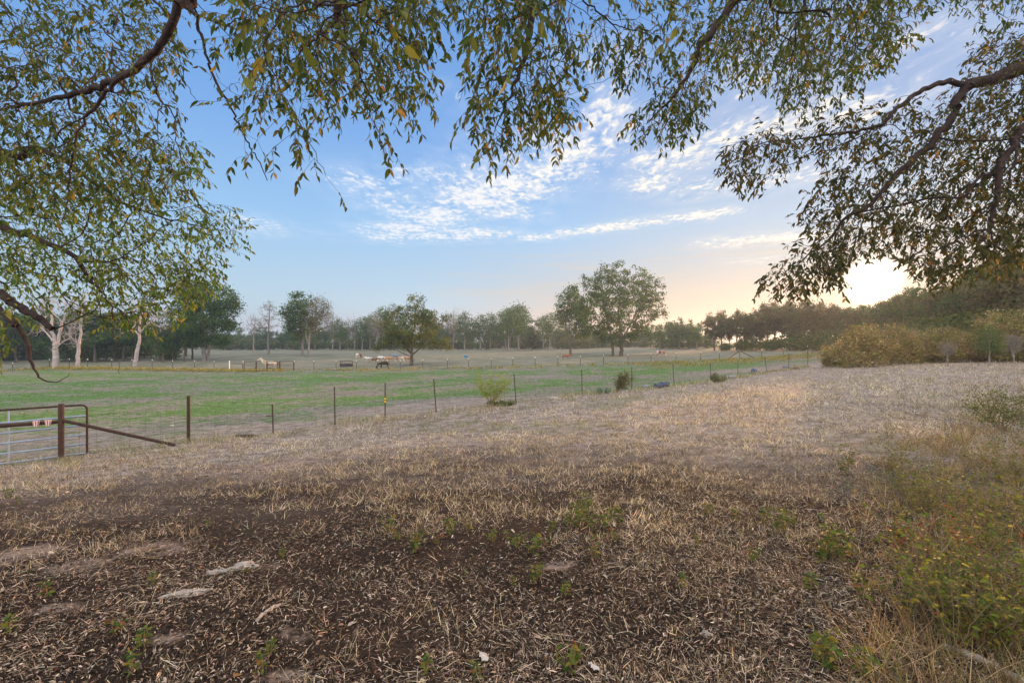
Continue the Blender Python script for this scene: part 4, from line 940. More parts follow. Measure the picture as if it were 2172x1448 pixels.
# yellow-green shrub and scrubby plants by the near fence
def spray(name, px, d, toppx, wpx, seed, lab, cols, w, nst=9, nat=150, nleaf=14, lsize=.035, lean=0.0, cat='shrub'):
    p = P3(px, d, -.02); top = EYE+(724-toppx)/F*d-p[2]; w_ = wpx/F*d/2; r = np.random.default_rng(seed)
    st = []
    for i in range(nst):
        e = r.uniform(-.9, .9)*w_; hgt = top*r.uniform(.6, .95)*(1-.25*abs(e)/w_)
        st.append(([(r.normal(0, .04), r.normal(0, .04), -.02), (e*.35, r.normal(0, .1), hgt*.45), (e+lean*hgt, r.normal(0, .25)*w_, hgt)], .010, .004))
    cr = [(t[0][-1][0]*q, t[0][-1][1]*q, t[0][-1][2]*q*1.02, w_*.17, w_*.17, top*.16) for t in st for q in (.5, .8, 1.05)]
    return field_tree(name, p, 2, cr, st, cols, w, nat=nat, nleaf=nleaf, lsize=lsize, clump=.07, seed=seed, step=.1, tipr=.002, low=.02, label=lab, cat=cat, bark=M_STEM)
YG = [(0.24, 0.30, 0.04), (0.16, 0.24, 0.04), (0.34, 0.30, 0.05), (0.10, 0.16, 0.03)]
spray('shrub', 1042, 19.6, 782, 70, 51, 'feathery yellow-green shrub growing by the near fence', YG, [4, 3, 2, 2], nst=14, nat=230, nleaf=13, lsize=.045)
spray('shrub', 1312, 24.5, 786, 42, 52, 'leaning dusty brown-green shrub beside the near fence posts', [(0.14, 0.13, 0.06), (0.10, 0.11, 0.05), (0.22, 0.17, 0.10), (0.08, 0.10, 0.04)], [3, 3, 2, 2], nst=9, nat=240, nleaf=16, lsize=.05, lean=.35)
spray('shrub', 1065, 20.0, 852, 60, 53, 'low green creeping plant at the foot of the feathery shrub', [(0.09, 0.14, 0.03), (0.06, 0.10, 0.03), (0.14, 0.15, 0.04), (0.08, 0.12, 0.03)], [3, 3, 2, 2], nst=14, nat=150, nleaf=14, lsize=.05)
spray('shrub', 1525, 27, 790, 40, 54, 'pale green scrubby plant beyond the barrels by the fence', [(0.12, 0.15, 0.07), (0.10, 0.12, 0.05), (0.20, 0.18, 0.10), (0.08, 0.10, 0.04)], [3, 3, 2, 2], nst=9, nat=140, nleaf=12, lsize=.05)
spray('shrub', 2125, 8.6, 818, 150, 55, 'thorny feathery green shrub at the right edge above the weeds', [(0.12, 0.15, 0.05), (0.10, 0.12, 0.04), (0.16, 0.16, 0.08), (0.06, 0.09, 0.03)], [3, 3, 2, 2], nst=12, nat=300, nleaf=10, lsize=.03)

# prickly pear
def prickly(px, d, seed):
    root = empty('prickly_pear', P3(px, d), 'low grey-green prickly pear cactus by the near fence', 'cactus'); r = np.random.default_rng(seed)
    mm = mat('cactus', (0.09, 0.14, 0.09), .7, noise=12)
    for i in range(16):
        th = r.uniform(0, 6.28); rr = r.uniform(0, .42); cz = r.uniform(.10, .30)*(1-rr*.8)
        M = Matrix.Rotation(r.uniform(0, 3.14), 3, 'Z') @ Matrix.Rotation(r.uniform(-.5, .5), 3, 'Y')
        m = MB(); s = r.uniform(.75, 1.1)
        prof = [(0.0, -.12*s), (.035*s, -.11*s), (.075*s, -.05*s), (.095*s, .02*s), (.08*s, .08*s), (.04*s, .115*s), (0, .125*s)]
        V = []; k = 12
        m.lathe(prof, (0, 0, 0), k)
        V = m.V[0].copy(); V[:, 1] *= .22; V = V @ np.array(M).T; m.V[0] = V+np.array([rr*math.cos(th), rr*math.sin(th), cz])
        m.build('pad', mm, root)
prickly(1284, 23.2, 4)

# ------------------------------------------------------------------ seedlings and weeds in the foreground
def seedling(seed, hgt, nst, cols, w, lmin=.03, lmax=.055, name='seedling'):
    r = np.random.default_rng(seed); root = empty(name, (0, 0, 0))
    S = Skel(); lb, la, ln, ll = [], [], [], []
    for i in range(nst):
        H_ = hgt*r.uniform(.55, 1.0); e = r.normal(0, .30, 2)*H_; b0 = e*.12
        ids = S.limb([(0, 0, -.01), (b0[0]+e[0]*.3, b0[1]+e[1]*.3, H_*.5), (b0[0]+e[0], b0[1]+e[1], H_)], .0030, .0012, par=(-1 if i == 0 else 0), sub=5, wig=.003, r=r)
        for j in ids[3:]:
            for _ in range(2 if r.random() < .75 else 1):
                th = r.uniform(0, 6.28); a = np.array([math.cos(th), math.sin(th), r.uniform(-.3, .5)])
                lb.append(S.P[j]+a*.008); la.append(a); ln.append(np.array([0, 0, 1.])+r.normal(0, .45, 3)); ll.append(r.uniform(lmin, lmax))
    S.radii(.0012, 2.3)
    link('stem', S.mesh('stem', 0, 1, 4, 1.2), M_STEM, root)
    n = len(lb); ll = np.array(ll)
    V, fs, C = scatter(LEAF_V, LEAF_F3, LEAF_F4, np.array(lb), np.array(la), np.array(ln), ll, ll*.85, pick(cols, n, .18, w, r))
    link('leaves', np_mesh('leaves', V, fs, C), M_LEAF, root)
    return root
SG = [(0.10, 0.145, 0.03), (0.06, 0.10, 0.028), (0.18, 0.15, 0.03), (0.26, 0.10, 0.05)]
SP = [seedling(500+i, h_, n_, SG, w_) for i, (h_, n_, w_) in enumerate(((.20, 3, [3, 3, 1, .1]), (.13, 2, [4, 2, 1, .3]), (.26, 4, [3, 3, 1.5, .2]), (.16, 2, [1, 2, 2, 1.5])))]
SPU = set()
def put_seed(k, px, d, s, lab, grp, cat='seedling'):
    o = SP[k] if k not in SPU else copy_tree(SP[k]); SPU.add(k)
    o.location = P3(px, d); o.scale = (s, s, s); o.rotation_euler = (0, 0, rng.uniform(0, 6.28)); tag(o, lab, cat, grp)
def dist_for(px, py):
    d = 5.0
    for _ in range(25): d = 0.5*d+0.5*max(1.5, (EYE-h(bp(px, d), d))*F/(max(py-724, 10)))
    return d
mid = [(1235, 1105, 2, 1.25), (1245, 1090, 2, 1.0), (1222, 1120, 0, 1.0), (1255, 1125, 2, .9), (1295, 1110, 0, 1.1), (1315, 1105, 1, 1.1), (1280, 1122, 0, .9), (1205, 1118, 1, 1), (1170, 1130, 0, .8), (1270, 1150, 3, .9), (1255, 1185, 3, .9), (1300, 1145, 3, .8),
       (825, 1130, 0, 1.0), (842, 1145, 3, .8), (882, 1170, 0, 1.1), (955, 1135, 0, .9), (990, 1130, 3, .8), (1045, 1150, 1, .9), (1075, 1145, 1, .8), (1095, 1165, 1, 1), (1130, 1180, 0, 1.1), (1135, 1235, 0, .9), (1160, 1160, 3, .8), (1215, 1085, 1, .8), (1200, 1265, 1, .8), (1090, 1240, 1, .5), (930, 1160, 3, .8),
       (1205, 1430, 0, .8), (1010, 1440, 1, .7), (905, 1430, 1, .7), (1210, 1060, 1, .7), (1500, 1095, 0, .9), (1225, 1400, 3, .7)]
for px, py, k, s in mid:
    put_seed(k, px, dist_for(px, py), s*.95, 'small leafy seedling in middle foreground litter', 'seedlings in the middle foreground')
lef = [(325, 1240, 1, .7), (100, 1265, 1, .9), (240, 1345, 3, .7), (305, 1375, 1, .8), (280, 1430, 1, .8), (555, 1425, 1, .7), (225, 1000, 1, .8), (440, 1120, 1, .6), (530, 1215, 3, .6), (600, 1185, 1, .6), (20, 1345, 1, .8), (20, 1060, 0, .9), (40, 1070, 1, .8), (575, 1390, 1, .6)]
for px, py, k, s in lef:
    put_seed(k, px, dist_for(px, py), s, 'tiny green sprout in left foreground litter', 'sprouts in the left foreground')
rig = [(1800, 990, 2, 1.1), (1790, 1005, 0, 1.0), (1665, 1120, 0, 1.0), (1650, 1135, 2, .9), (1620, 1110, 1, .9), (1770, 1180, 2, 1.1), (1760, 1165, 0, 1.0), (1745, 1195, 0, 1), (1790, 1195, 1, 1.1), (1830, 1270, 1, 1), (1745, 1410, 2, .7), (1755, 1425, 0, .8), (1835, 1440, 0, .7), (1720, 1255, 1, .8), (1640, 960, 1, .8), (1560, 1105, 1, .8), (1600, 1190, 3, .8), (1450, 1250, 1, .7), (1480, 1160, 1, .6)]
for px, py, k, s in rig:
    put_seed(k, px, dist_for(px, py), s*1.15, 'leafy green seedling in the stubble before the weed patch', 'seedlings left of the weed patch')
# weed patch at the right edge
r3 = np.random.default_rng(5)
WG = [(0.125, 0.150, 0.028), (0.062, 0.092, 0.024), (0.27, 0.22, 0.035), (0.36, 0.10, 0.05)]
WP = [seedling(600+i, h_, n_, WG, w_, .022, .050, 'weed') for i, (h_, n_, w_) in enumerate(((.50, 5, [3, 3, 1.6, .05]), (.42, 5, [4, 2, 1, .1]), (.60, 6, [3, 3, 1.5, .0]), (.34, 5, [1, 1.5, 1.5, 2.5])))]
WU = set()
wpts = []
while len(wpts) < 165:
    px = r3.uniform(1880, 2330); py = r3.uniform(900, 1400)
    lim = 1845+ (0 if py > 950 else (950-py)*2.2) + r3.normal(0, 40) + (max(0, py-1150)*.45)
    if px > lim: wpts.append((px, py))
for px, py in wpts:
    d = dist_for(px, py)
    k = 3 if (abs(px-1990) < 90 and abs(py-1160) < 50 and r3.random() < .8) else int(r3.integers(0, 3))
    o = WP[k] if k not in WU else copy_tree(WP[k]); WU.add(k)
    o.location = P3(px, d); s = r3.uniform(.6, 1.05); o.scale = (s, s, s); o.rotation_euler = (0, 0, r3.uniform(0, 6.28))
    if k == 3: tag(o, 'reddening leafy weed in the patch at the right edge', 'weed', 'red-leaved weeds of the right patch')
    else: tag(o, 'green leafy weed in the patch at the right edge', 'weed', 'green weeds of the right patch')

def make_tall():
    n = 900; x, y = fan(n*6, 1.9, 12, 0.8, 1.6, r3)
    pxs = x/y*F+1086; keep = pxs > 1800+200*r3.random(len(x))+np.where(y > 8, 120, 0); x, y = x[keep][:n], y[keep][:n]; n = len(x); k = 22
    X = np.repeat(x, k)+r3.normal(0, .06, n*k); Y = np.repeat(y, k)+r3.normal(0, .06, n*k); N = n*k
    hg = np.repeat(r3.uniform(.10, .36, n), k)*r3.uniform(.5, 1.1, N)
    a = np.stack([r3.normal(0, .6, N), r3.normal(0, .6, N), np.ones(N)], 1)
    V, fs, C = scatter(BL_V, BL_F3, BL_F4, np.stack([X, Y, H(X, Y)], 1), a, r3.standard_normal((N, 3)), hg, r3.uniform(.0018, .0035, N)*(1+Y*.06),
        pick([(0.36, 0.24, 0.13), (0.22, 0.15, 0.08), (0.52, 0.40, 0.25), (0.10, 0.065, 0.04), (0.12, 0.15, 0.04)], N, .2, [4, 4, 1.5, 3, 1.5], r3))
    return np_mesh('tall_grass', V, fs, C)
tag(link('tall_grass', make_tall(), M_DRY), 'tall straw-coloured grass among the weeds at the right edge', 'grass', kind='stuff')

# ------------------------------------------------------------------ stones, timber, scraps
def rock(name, px, py, size, seed, lab, material=M_ROCK, cat='stone', group=None, rz=0):
    import bmesh
    d = dist_for(px, py); bm = bmesh.new(); bmesh.ops.create_icosphere(bm, subdivisions=4, radius=1); r = np.random.default_rng(seed)
    off = r.uniform(0, 9, 3)
    for v in bm.verts:
        c = v.co; f = 1+.22*math.sin(2.3*c.x+off[0])*math.cos(2.1*c.y+off[1])+.13*math.sin(5*c.y+off[2]+3*c.z)+.06*math.sin(11*c.x+7*c.z)*math.cos(9*c.y)
        v.co = Vector((c.x*size[0]*f, c.y*size[1]*f, c.z*size[2]*f))
    me = bpy.data.meshes.new(name); bm.to_mesh(me); bm.free(); me.polygons.foreach_set('use_smooth', [True]*len(me.polygons))
    p = P3(px, d); o = link(name, me, material, None, (p[0], p[1], p[2]-size[2]*.10)); o.rotation_euler = (0, 0, rz); tag(o, lab, cat, group)
rock('stone', 515, 1203, (.115, .07, .03), 1, 'flat pale stone half buried in litter, the rightmost of three', rz=.3)
rock('stone', 460, 1212, (.075, .05, .025), 2, 'small flat pale stone, left of the rightmost flat stone')
rock('stone', 400, 1258, (.14, .05, .03), 3, 'long flat pale stone nearest the camera in the left foreground', rz=.35)
rock('stone', 1178, 845, (.26, .16, .09), 4, 'pale grey stone on the grass near the fence')
rock('stone', 799, 882, (.10, .08, .06), 5, 'small white stone below the post with yellow clip')
rock('stone', 365, 903, (.09, .07, .05), 6, 'small white stone in the pasture just left of the round steel post')
rock('stone', 1500, 1345, (.035, .03, .018), 7, 'little white stone in the straw, lower right of the middle')
rock('stone', 1290, 832, (.16, .1, .06), 8, 'grey stone beside the prickly pear')
rock('dung_pile', 520, 925, (.30, .2, .08), 9, 'dark brown clump on the pasture right of the round steel post', mat('dung', (0.07, .05, .03), .95, noise=20, noise_amt=.5, bump=1, bscale=40), 'dung')
rock('dung_pile', 574, 882, (.18, .12, .04), 10, 'small dark dung patch behind the short fence post', mat('dung_dark', (0.05, .035, .025), .95, noise=20, noise_amt=.5), 'dung')

def beam(name, a, b, w, t, lab, m, cat):
    pa, pb = P3(a[0], dist_for(*a)), P3(b[0], dist_for(*b)); A = np.array(pa); B = np.array(pb); L = np.linalg.norm(B-A); n = 14
    V = []; Fc = []; r = np.random.default_rng(int(a[0]))
    ax = (B-A)/L; sd = np.cross(ax, [0, 0, 1]); sd /= np.linalg.norm(sd); up = np.cross(sd, ax)
    for i in range(n+1):
        for (u, v) in ((-1, -1), (1, -1), (1, 1), (.2, 1.12), (-1, 1)):
            V.append(ax*L*i/n+sd*w/2*u*(1+r.normal(0, .07))+up*(t/2*v*(1+r.normal(0, .10))+t*.25))
    for i in range(n):
        for j in range(5): Fc.append((i*5+j, i*5+(j+1) % 5, (i+1)*5+(j+1) % 5, (i+1)*5+j))
    Fc += [(4, 3, 2, 1, 0), tuple(n*5+j for j in range(5))]
    m_ = MB(); m_.add(V, Fc); o = m_.build(name, m, None, pa, smooth=False); tag(o, lab, cat)
beam('timber', (1975, 1262), (2150, 1312), .075, .035, 'weathered grey timber lying among the weeds at lower right', M_WOODG, 'timber')
def log(name, pts, rad, lab, m):
    P = [np.array(P3(a, dist_for(a, b)))+np.array([0, 0, rad*.7]) for a, b in pts]; m_ = MB(); o0 = P[0].copy(); o0[2] -= rad*.7
    PP = []; rr = []; rg = np.random.default_rng(3)
    for i in range(len(P)-1):
        for t in (0, .25, .5, .75): PP.append(P[i]*(1-t)+P[i+1]*t-o0+rg.normal(0, .004, 3)); rr.append(rad*(1+rg.normal(0, .12)))
    PP.append(P[-1]-o0); rr.append(rad*.6); m_.tube(PP, rr, 10); o = m_.build(name, m, None, tuple(o0)); tag(o, lab, 'branch')
log('fallen_branch', [(1985, 1372), (2045, 1392), (2110, 1420), (2190, 1462)], .022, 'fallen grey branch in the bottom right corner', M_WOODG)
log('fallen_branch', [(545, 1315), (565, 1300), (595, 1283)], .012, 'short broken branch in the left foreground litter', M_WOODG)
log('fallen_branch', [(300, 1170), (335, 1160)], .012, 'dark short branch on the bare ground, left foreground', M_DARKW)
log('fallen_branch', [(1625, 790), (1665, 784), (1695, 782)], .09, 'dark rotten log lying along the fence near the thicket', M_DARKW)
# white scraps
def scrap(px, py, s, lab, seed):
    m_ = MB(); r = np.random.default_rng(seed); n = 6; V = []; Fc = []
    for i in range(n):
        for j in range(n): V.append(((i/(n-1)-.5)*s*1.5, (j/(n-1)-.5)*s, .012+r.normal(0, .004)+.012*math.sin(i*1.2)))
    for i in range(n-1):
        for j in range(n-1): Fc.append((i*n+j, i*n+j+1, (i+1)*n+j+1, (i+1)*n+j))
    m_.add(V, Fc); o = m_.build('paper_scrap', mat('husk', (.42, .40, .38), .8), None, P3(px, dist_for(px, py), .02)); o.rotation_euler = (.3, .2, r.uniform(0, 3)); tag(o, lab, 'litter')
scrap(1258, 1425, .045, 'crumpled white scrap at the bottom edge, right of the middle', 1)
scrap(1025, 1403, .05, 'pale dry husk lying at the bottom middle', 2)

# barrels and tubs rusting by the fence
def barrel(px, py, s, ax, col, lab):
    d = dist_for(px, py); root = empty('barrel', P3(px, d), lab, 'barrel'); root.rotation_euler = (0, 0, ax)
    M = Matrix.Rotation(R(90), 3, 'Y'); m_ = MB()
    m_.lathe([(0, -.42*s), (.26*s, -.42*s), (.28*s, -.40*s), (.28*s, -.15*s), (.295*s, -.14*s), (.28*s, -.12*s), (.28*s, .12*s), (.295*s, .14*s), (.28*s, .15*s), (.28*s, .40*s), (.26*s, .42*s), (0, .42*s)], (0, 0, .26*s), 20, M)
    m_.build('drum', mat('barrel_paint', col, .6, noise=6, col2=(0.12, .06, .04), thr=(.5, .62)), root)
    c = MB(); c.lathe([(0, .42*s), (.05*s, .42*s), (.05*s, .45*s), (0, .45*s)], (0, 0, .26*s), 10, M); c.build('cap', M_WHITE, root)
barrel(1410, 821, .62, .2, (.035, .06, .12), 'right one of the two small blue barrels lying by the fence')
barrel(1396, 823, .55, .5, (.04, .065, .12), 'left one of the two small blue barrels lying by the fence')
barrel(1371, 823, .45, -.4, (.20, .23, .26), 'small grey barrel left of the two blue ones by the fence')
barrel(1551, 803, .5, -.4, (.18, .20, .22), 'grey barrel in the weeds past the middle of the near fence')
barrel(1599, 791, .7, .9, (.07, .12, .22), 'blue-grey barrel lying before the dark log')
barrel(1667, 783, .55, .2, (.10, .15, .24), 'bluish barrel at the far end of the dark log')

# ------------------------------------------------------------------ near fence
def tpost(h_, lean=(0, 0), w=.036):
    m_ = MB(); top = np.array([lean[0]*h_, lean[1]*h_, h_]); n = 6
    prof = [(-w/2, -.004), (w/2, -.004), (w/2, .002), (.004, .002), (.004, w*.9), (-.004, w*.9), (-.004, .002), (-w/2, .002)]
    V = []; Fc = []
    for i in range(n+1):
        t = i/n; c = top*t+np.array([0, 0, -.15*(1-t)])
        for x, y in prof: V.append((c[0]+x, c[1]+y, c[2]))
    k = len(prof)
    for i in range(n):
        for j in range(k): Fc.append((i*k+j, i*k+(j+1) % k, (i+1)*k+(j+1) % k, (i+1)*k+j))
    Fc += [tuple(range(k))[::-1], tuple(n*k+j for j in range(k))]
    m_.add(V, Fc)
    for i in range(9): m_.box(top*(.2+.08*i)+np.array([0, -.008, 0]), (.012, .010, .014))
    return m_
root = empty('wire_fence', P3(926, 18.2), 'near wire mesh fence on dark steel posts crossing behind the dry ground', 'fence')
RL = np.array(root.location)
NF = [(400, 937, 840, 'pipe', 0), (580, 920, 857, 't', -.035), (711, 900, 819, 't', -.02), (817, 888, 812, 't', 0), (926, 875, 805, 't', -.085), (1095, 855, 793, 't', -.075), (1235, 836, 785, 't', -.03), (1340, 828, 778, 't', 0), (1430, 818, 772, 't', -.06),
      (1508, 808, 769, 't', -.03), (1565, 800, 764, 't', 0), (1627, 789, 757, 't', -.16), (1673, 783, 750, 't', .0), (1713, 775, 742, 't', .02)]
tops = []; bases = []
for (px, by, ty, kind, lean), fp in zip(NF, FENCE[1:]):
    p = np.array(P3(px, fp[2])); hh = (by-ty)/F*fp[2]
    if kind == 'pipe':
        m_ = MB(); m_.lathe([(.042, -.2), (.042, hh-.01), (.03, hh), (0, hh)], (0, 0, 0), 12); o = m_.build('post', M_RUST, root, tuple(p-RL))
    else:
        m_ = tpost(hh, (lean, 0), .042); o = m_.build('post', M_POST, root, tuple(p-RL), smooth=False)
    if px == 817:
        for zf in (.56, .48):
            y_ = MB(); y_.box((0, -.012, hh*zf), (.062, .028, .055)); y_.box((0, -.03, hh*zf), (.03, .02, .02)); y_.build('clip', M_YEL, o, smooth=False)
    bases.append(p); tops.append(p+np.array([lean*hh, 0, hh])); 
gp = np.array(P3(130, 11.0))
def wires(name, A, B, fr, mat_, root, RL, r=.0022, sag=.01, verticals=0.0):
    m_ = MB()
    for a0, a1, b0, b1 in zip(A[:-1], B[:-1], A[1:], B[1:]):
        for f in fr:
            p = a0+(a1-a0)*f; q = b0+(b1-b0)*f; L = np.linalg.norm(q-p)
            pts = [p*(1-t)+q*t-np.array([0, 0, sag*L*4*t*(1-t)])-RL for t in (0, .25, .5, .75, 1)]
            m_.tube(pts, r, 3, cap=False)
        if verticals:
            L = np.linalg.norm(b0-a0); n = int(L/verticals)
            for i in range(1, n):
                t = i/n; lo = a0*(1-t)+b0*t; hi = a1*(1-t)+b1*t
                m_.tube([lo+(hi-lo)*fr[0]-RL, lo+(hi-lo)*fr[-2]-RL], r*.7, 3, cap=False)
    return m_.build(name, mat_, root, smooth=False)
gA = [gp]+bases; gB = [gp+np.array([0, 0, 1.2])]+tops
wires('wire_mesh', gA, gB, [.04, .14, .24, .36, .50, .66, .80, .96], M_WIRE, root, RL, .0032, .004, .30)

# gate, its post and rails
z0 = gp[2]
root = empty('gate_post', tuple(gp), 'rusty pipe gate post with rail and slanting brace at left', 'gate post')
m_ = MB(); hp = 116/F*11.0; m_.lathe([(.058, -.3), (.058, hp-.02), (.05, hp), (0, hp+.004)], (0, 0, 0), 16); m_.build('post', M_RUST, root)
rz_ = 78/F*11.0
e = np.array(P3(372, 12.2, .02))-gp; s_ = np.array([.05, 0, rz_+.03])
m_ = MB(); m_.tube([s_, e], .040, 12); m_.build('brace', M_RUST, root)
lft = U(-160, 914, 9.6)-gp
m_ = MB(); m_.tube([np.array([-.05, 0, rz_]), lft], .045, 12); m_.build('rail', M_RUST, root)
for px, lab in ((87, 'left one of two red and white striped cups on the gate rail'), (115, 'right one of two red and white striped cups, nearest the gate post')):
    t = (px-130)/(-160-130); c = gp+np.array([-.05, 0, rz_])*(1-t)+lft*t; 
    m_ = MB(); k = 20
    m_.lathe([(.040, -.10), (.042, -.10), (.066, .035), (.062, .035)], (0, 0, 0), k)
    mm = bpy.data.materials.new('striped'); mm.use_nodes = True; g = NG(mm.node_tree); tc = g.node('ShaderNodeTexCoord'); x, y, z = g.xyz(tc.outputs['Object'])
    an = g.m('FRACT', g.m('MULTIPLY', g.m('ARCTAN2', y, x), 8/6.2832)); g.put(mm.node_tree.nodes['Principled BSDF'].inputs['Base Color'], g.mix(g.m('GREATER_THAN', an, .5), (.75, .68, .64, 1), (.55, .08, .06, 1)))
    o = m_.build('striped_cup', mm, None, (c[0], c[1]-.115, c[2]+.035)); tag(o, lab, 'cup')
gr = np.array(P3(185, 11.5)); gl = np.array([bp(-260, 9.3), 9.3, 0]); gl[2] = gr[2]-.02
root = empty('pipe_gate', tuple(gr), 'rusty-framed pipe gate with blue-grey bars at the left edge', 'gate')
def gpt(t, z): return (gl-gr)*t+np.array([0, 0, z])
gh = 105/F*11.5; up_ = []
m_ = MB(); fr = [gpt(0, .02), gpt(0, gh*.5), gpt(0, gh-.10), gpt(.008, gh-.045), gpt(.022, gh-.010), gpt(.05, gh), gpt(.5, gh+.02), gpt(1, gh+.04)]
m_.tube(fr, .024, 10); m_.build('frame', M_RUST, root)
for z in (.78, .59, .40, .21, .03):
    b = MB(); b.tube([gpt(0.008, gh*z), gpt(.5, gh*z), gpt(1, gh*z)], .021, 10); b.build('bar', M_GALV, root)
b = MB(); b.tube([gpt(.425, .02), gpt(.425, gh)], .016, 8); b.build('stile', M_GALV, root)

# ------------------------------------------------------------------ far fence with its pens
root = empty('wire_fence', P3(849, 64), 'far wire fence on thin white-tipped posts crossing the whole field', 'fence'); RL = np.array(root.location)
pxs = [-60, -20, 27, 66, 105, 147, 186, 237, 280, 323, 366, 413, 454, 487, 624, 666, 713, 756, 801, 849, 897, 949, 994, 1042, 1088, 1135, 1183, 1231, 1280, 1332, 1381, 1434, 1486, 1526, 1569, 1615, 1661, 1713, 1765]
first = None; B_, T_ = [], []
for px in pxs:
    d = float(np.interp(px, [p[0] for p in FARF], [p[2] for p in FARF])); p = np.array(P3(px, d)); hh = 1.32
    if first is None:
        first = tpost(hh, (0, 0), .07).build('post', M_POST, root, smooth=False)
        tp = MB(); tp.lathe([(.045, 0), (.045, .14), (.02, .16)], (0, .02, hh-.10), 6); tp.build('white_tip', M_WHITE, first, smooth=False); o = first
    else: o = copy_tree(first, root)
    o.location = tuple(p-RL); B_.append(p); T_.append(p+np.array([0, 0, hh]))
i0 = pxs.index(487)
wires('wires', B_[:i0+1], T_[:i0+1], [.2, .4, .6, .8, .95], M_WIRE, root, RL, .006, .003)
wires('wires', B_[i0+1:], T_[i0+1:], [.2, .4, .6, .8, .95], M_WIRE, root, RL, .006, .003)
# brace assembly on the right part
d = 68; p = np.array(P3(1569, d)); q = np.array(P3(1539, d-.3)); s2 = np.array(P3(1602, d+.6))
m_ = MB(); m_.tube([p+[0, 0, 1.35]-RL, q-RL], .05, 6); m_.build('brace', M_RUST, root)
m_ = MB(); m_.tube([p+[0, 0, 1.35]-RL, s2-RL], .05, 6); m_.build('brace', M_RUST, root)
# posts at the pen
for px, lab, rr in ((487, 'white wooden post left of the pen gate', .06), (516, 'thicker white post at the left end of the pen', .10)):
    p = P3(px, 65.3); m_ = MB(); m_.lathe([(rr, -.2), (rr, 1.42), (rr*.7, 1.5), (0, 1.5)], (0, 0, 0), 8); o = m_.build('wooden_post', M_WHITE if rr < .1 else M_BARKW, None, p); tag(o, lab, 'post')
def panel(px0, d0, px1, d1, lab, hh=1.3, nb=4):
    a = np.array(P3(px0, d0)); b = np.array(P3(px1, d1)); root = empty('pen_panel', tuple(a), lab, 'panel'); v = b-a
    m_ = MB(); m_.tube([(0, 0, .02), (0, 0, hh)], .05, 6); m_.tube([v+[0, 0, .02], v+[0, 0, hh]], .05, 6); m_.tube([(0, 0, hh), v+[0, 0, hh]], .045, 6); m_.build('frame', M_RUST, root)
    for i in range(nb):
        z = hh*(.12+.21*i); c = MB(); c.tube([(0, 0, z), v+[0, 0, z]], .025, 6); c.build('bar', M_RUST, root)
panel(518, 65.2, 543, 64.8, 'leftmost pipe panel of the pen, beside the white post')
panel(544, 64.8, 566, 64.4, 'second pipe panel of the pen, left of the cream horse')
panel(567, 64.4, 589, 64.2, 'third pipe panel of the pen, before the cream horse')
panel(594, 64.6, 623, 65.0, 'rightmost pipe gate of the pen, right of the cream horse')
panel(592, 66.2, 594, 64.6, 'short pipe panel seen end-on behind the cream horse')
panel(488, 65.4, 515, 65.2, 'low pipe panel between the two white posts', hh=1.05, nb=1)

# round bale feeder
fx = np.array(P3(735, 72)); root = empty('hay_feeder', tuple(fx), 'dark round hay feeder with upright bars behind the far fence', 'feeder')
m_ = MB(); m_.lathe([(.95, 0), (1.0, .02), (1.02, .42), (.98, .44), (.97, .05), (.94, 0)], (0, 0, 0), 28); m_.build('trough', mat('feeder_dark', (.045, .04, .05), .7), root)
for i in range(14):
    a = i/14*6.2832; c = MB(); c.tube([(1.0*math.cos(a), 1.0*math.sin(a), .4), (.92*math.cos(a), .92*math.sin(a), .92)], .022, 5); c.build('bar', M_RUST, root)
m_ = MB(); m_.tube([(.92*math.cos(i/20*6.2832), .92*math.sin(i/20*6.2832), .90) for i in range(21)], .022, 5, cap=False); m_.build('ring', M_RUST, root)

# blue tubs
def tub(px, d, lab):
    p = P3(px, d); root = empty('water_tub', p, lab, 'tub'); m_ = MB(); m_.lathe([(.30, 0), (.42, .45), (.46, .46), (.44, .48), (.40, .45), (.28, .04), (0, .04)], (0, 0, 0), 18)
    m_.build('bowl', mat('blue_plastic', (.02, .22, .55), .4), root); m_ = MB(); m_.lathe([(0, .36), (.375, .36)], (0, 0, 0), 18); m_.build('water', mat('trough_water', (.02, .03, .04), .1), root, smooth=False)
tub(860, 96, 'blue tub among the cattle just left of the oak trunk'); tub(988, 100, 'blue tub alone in the open field right of the oak')

# ------------------------------------------------------------------ animals
def coat(name, a, b=None, scale=1.6, thr=(.48, .54), seed=0):
    m = bpy.data.materials.new(name); m.use_nodes = True; g = NG(m.node_tree); bs = m.node_tree.nodes['Principled BSDF']; bs.inputs['Roughness'].default_value = .8
    bs.inputs['Specular IOR Level'].default_value = .15
    if b is None: bs.inputs['Base Color'].default_value = (*a, 1); tc = g.node('ShaderNodeTexCoord'); n = g.noise(tc.outputs['Object'], 3, 4); g.put(bs.inputs['Base Color'], g.mix(n, (a[0]*.75, a[1]*.75, a[2]*.75, 1), (min(a[0]*1.25, .9), min(a[1]*1.25, .9), min(a[2]*1.25, .9), 1)))
    else:
        tc = g.node('ShaderNodeTexCoord'); n = g.noise(g.vm('ADD', tc.outputs['Object'], (seed*3.1, seed*1.7, seed)), scale, 2, .5)
        g.put(bs.inputs['Base Color'], g.mix(g.ramp(n, *thr), (*a, 1), (*b, 1)))
    return m

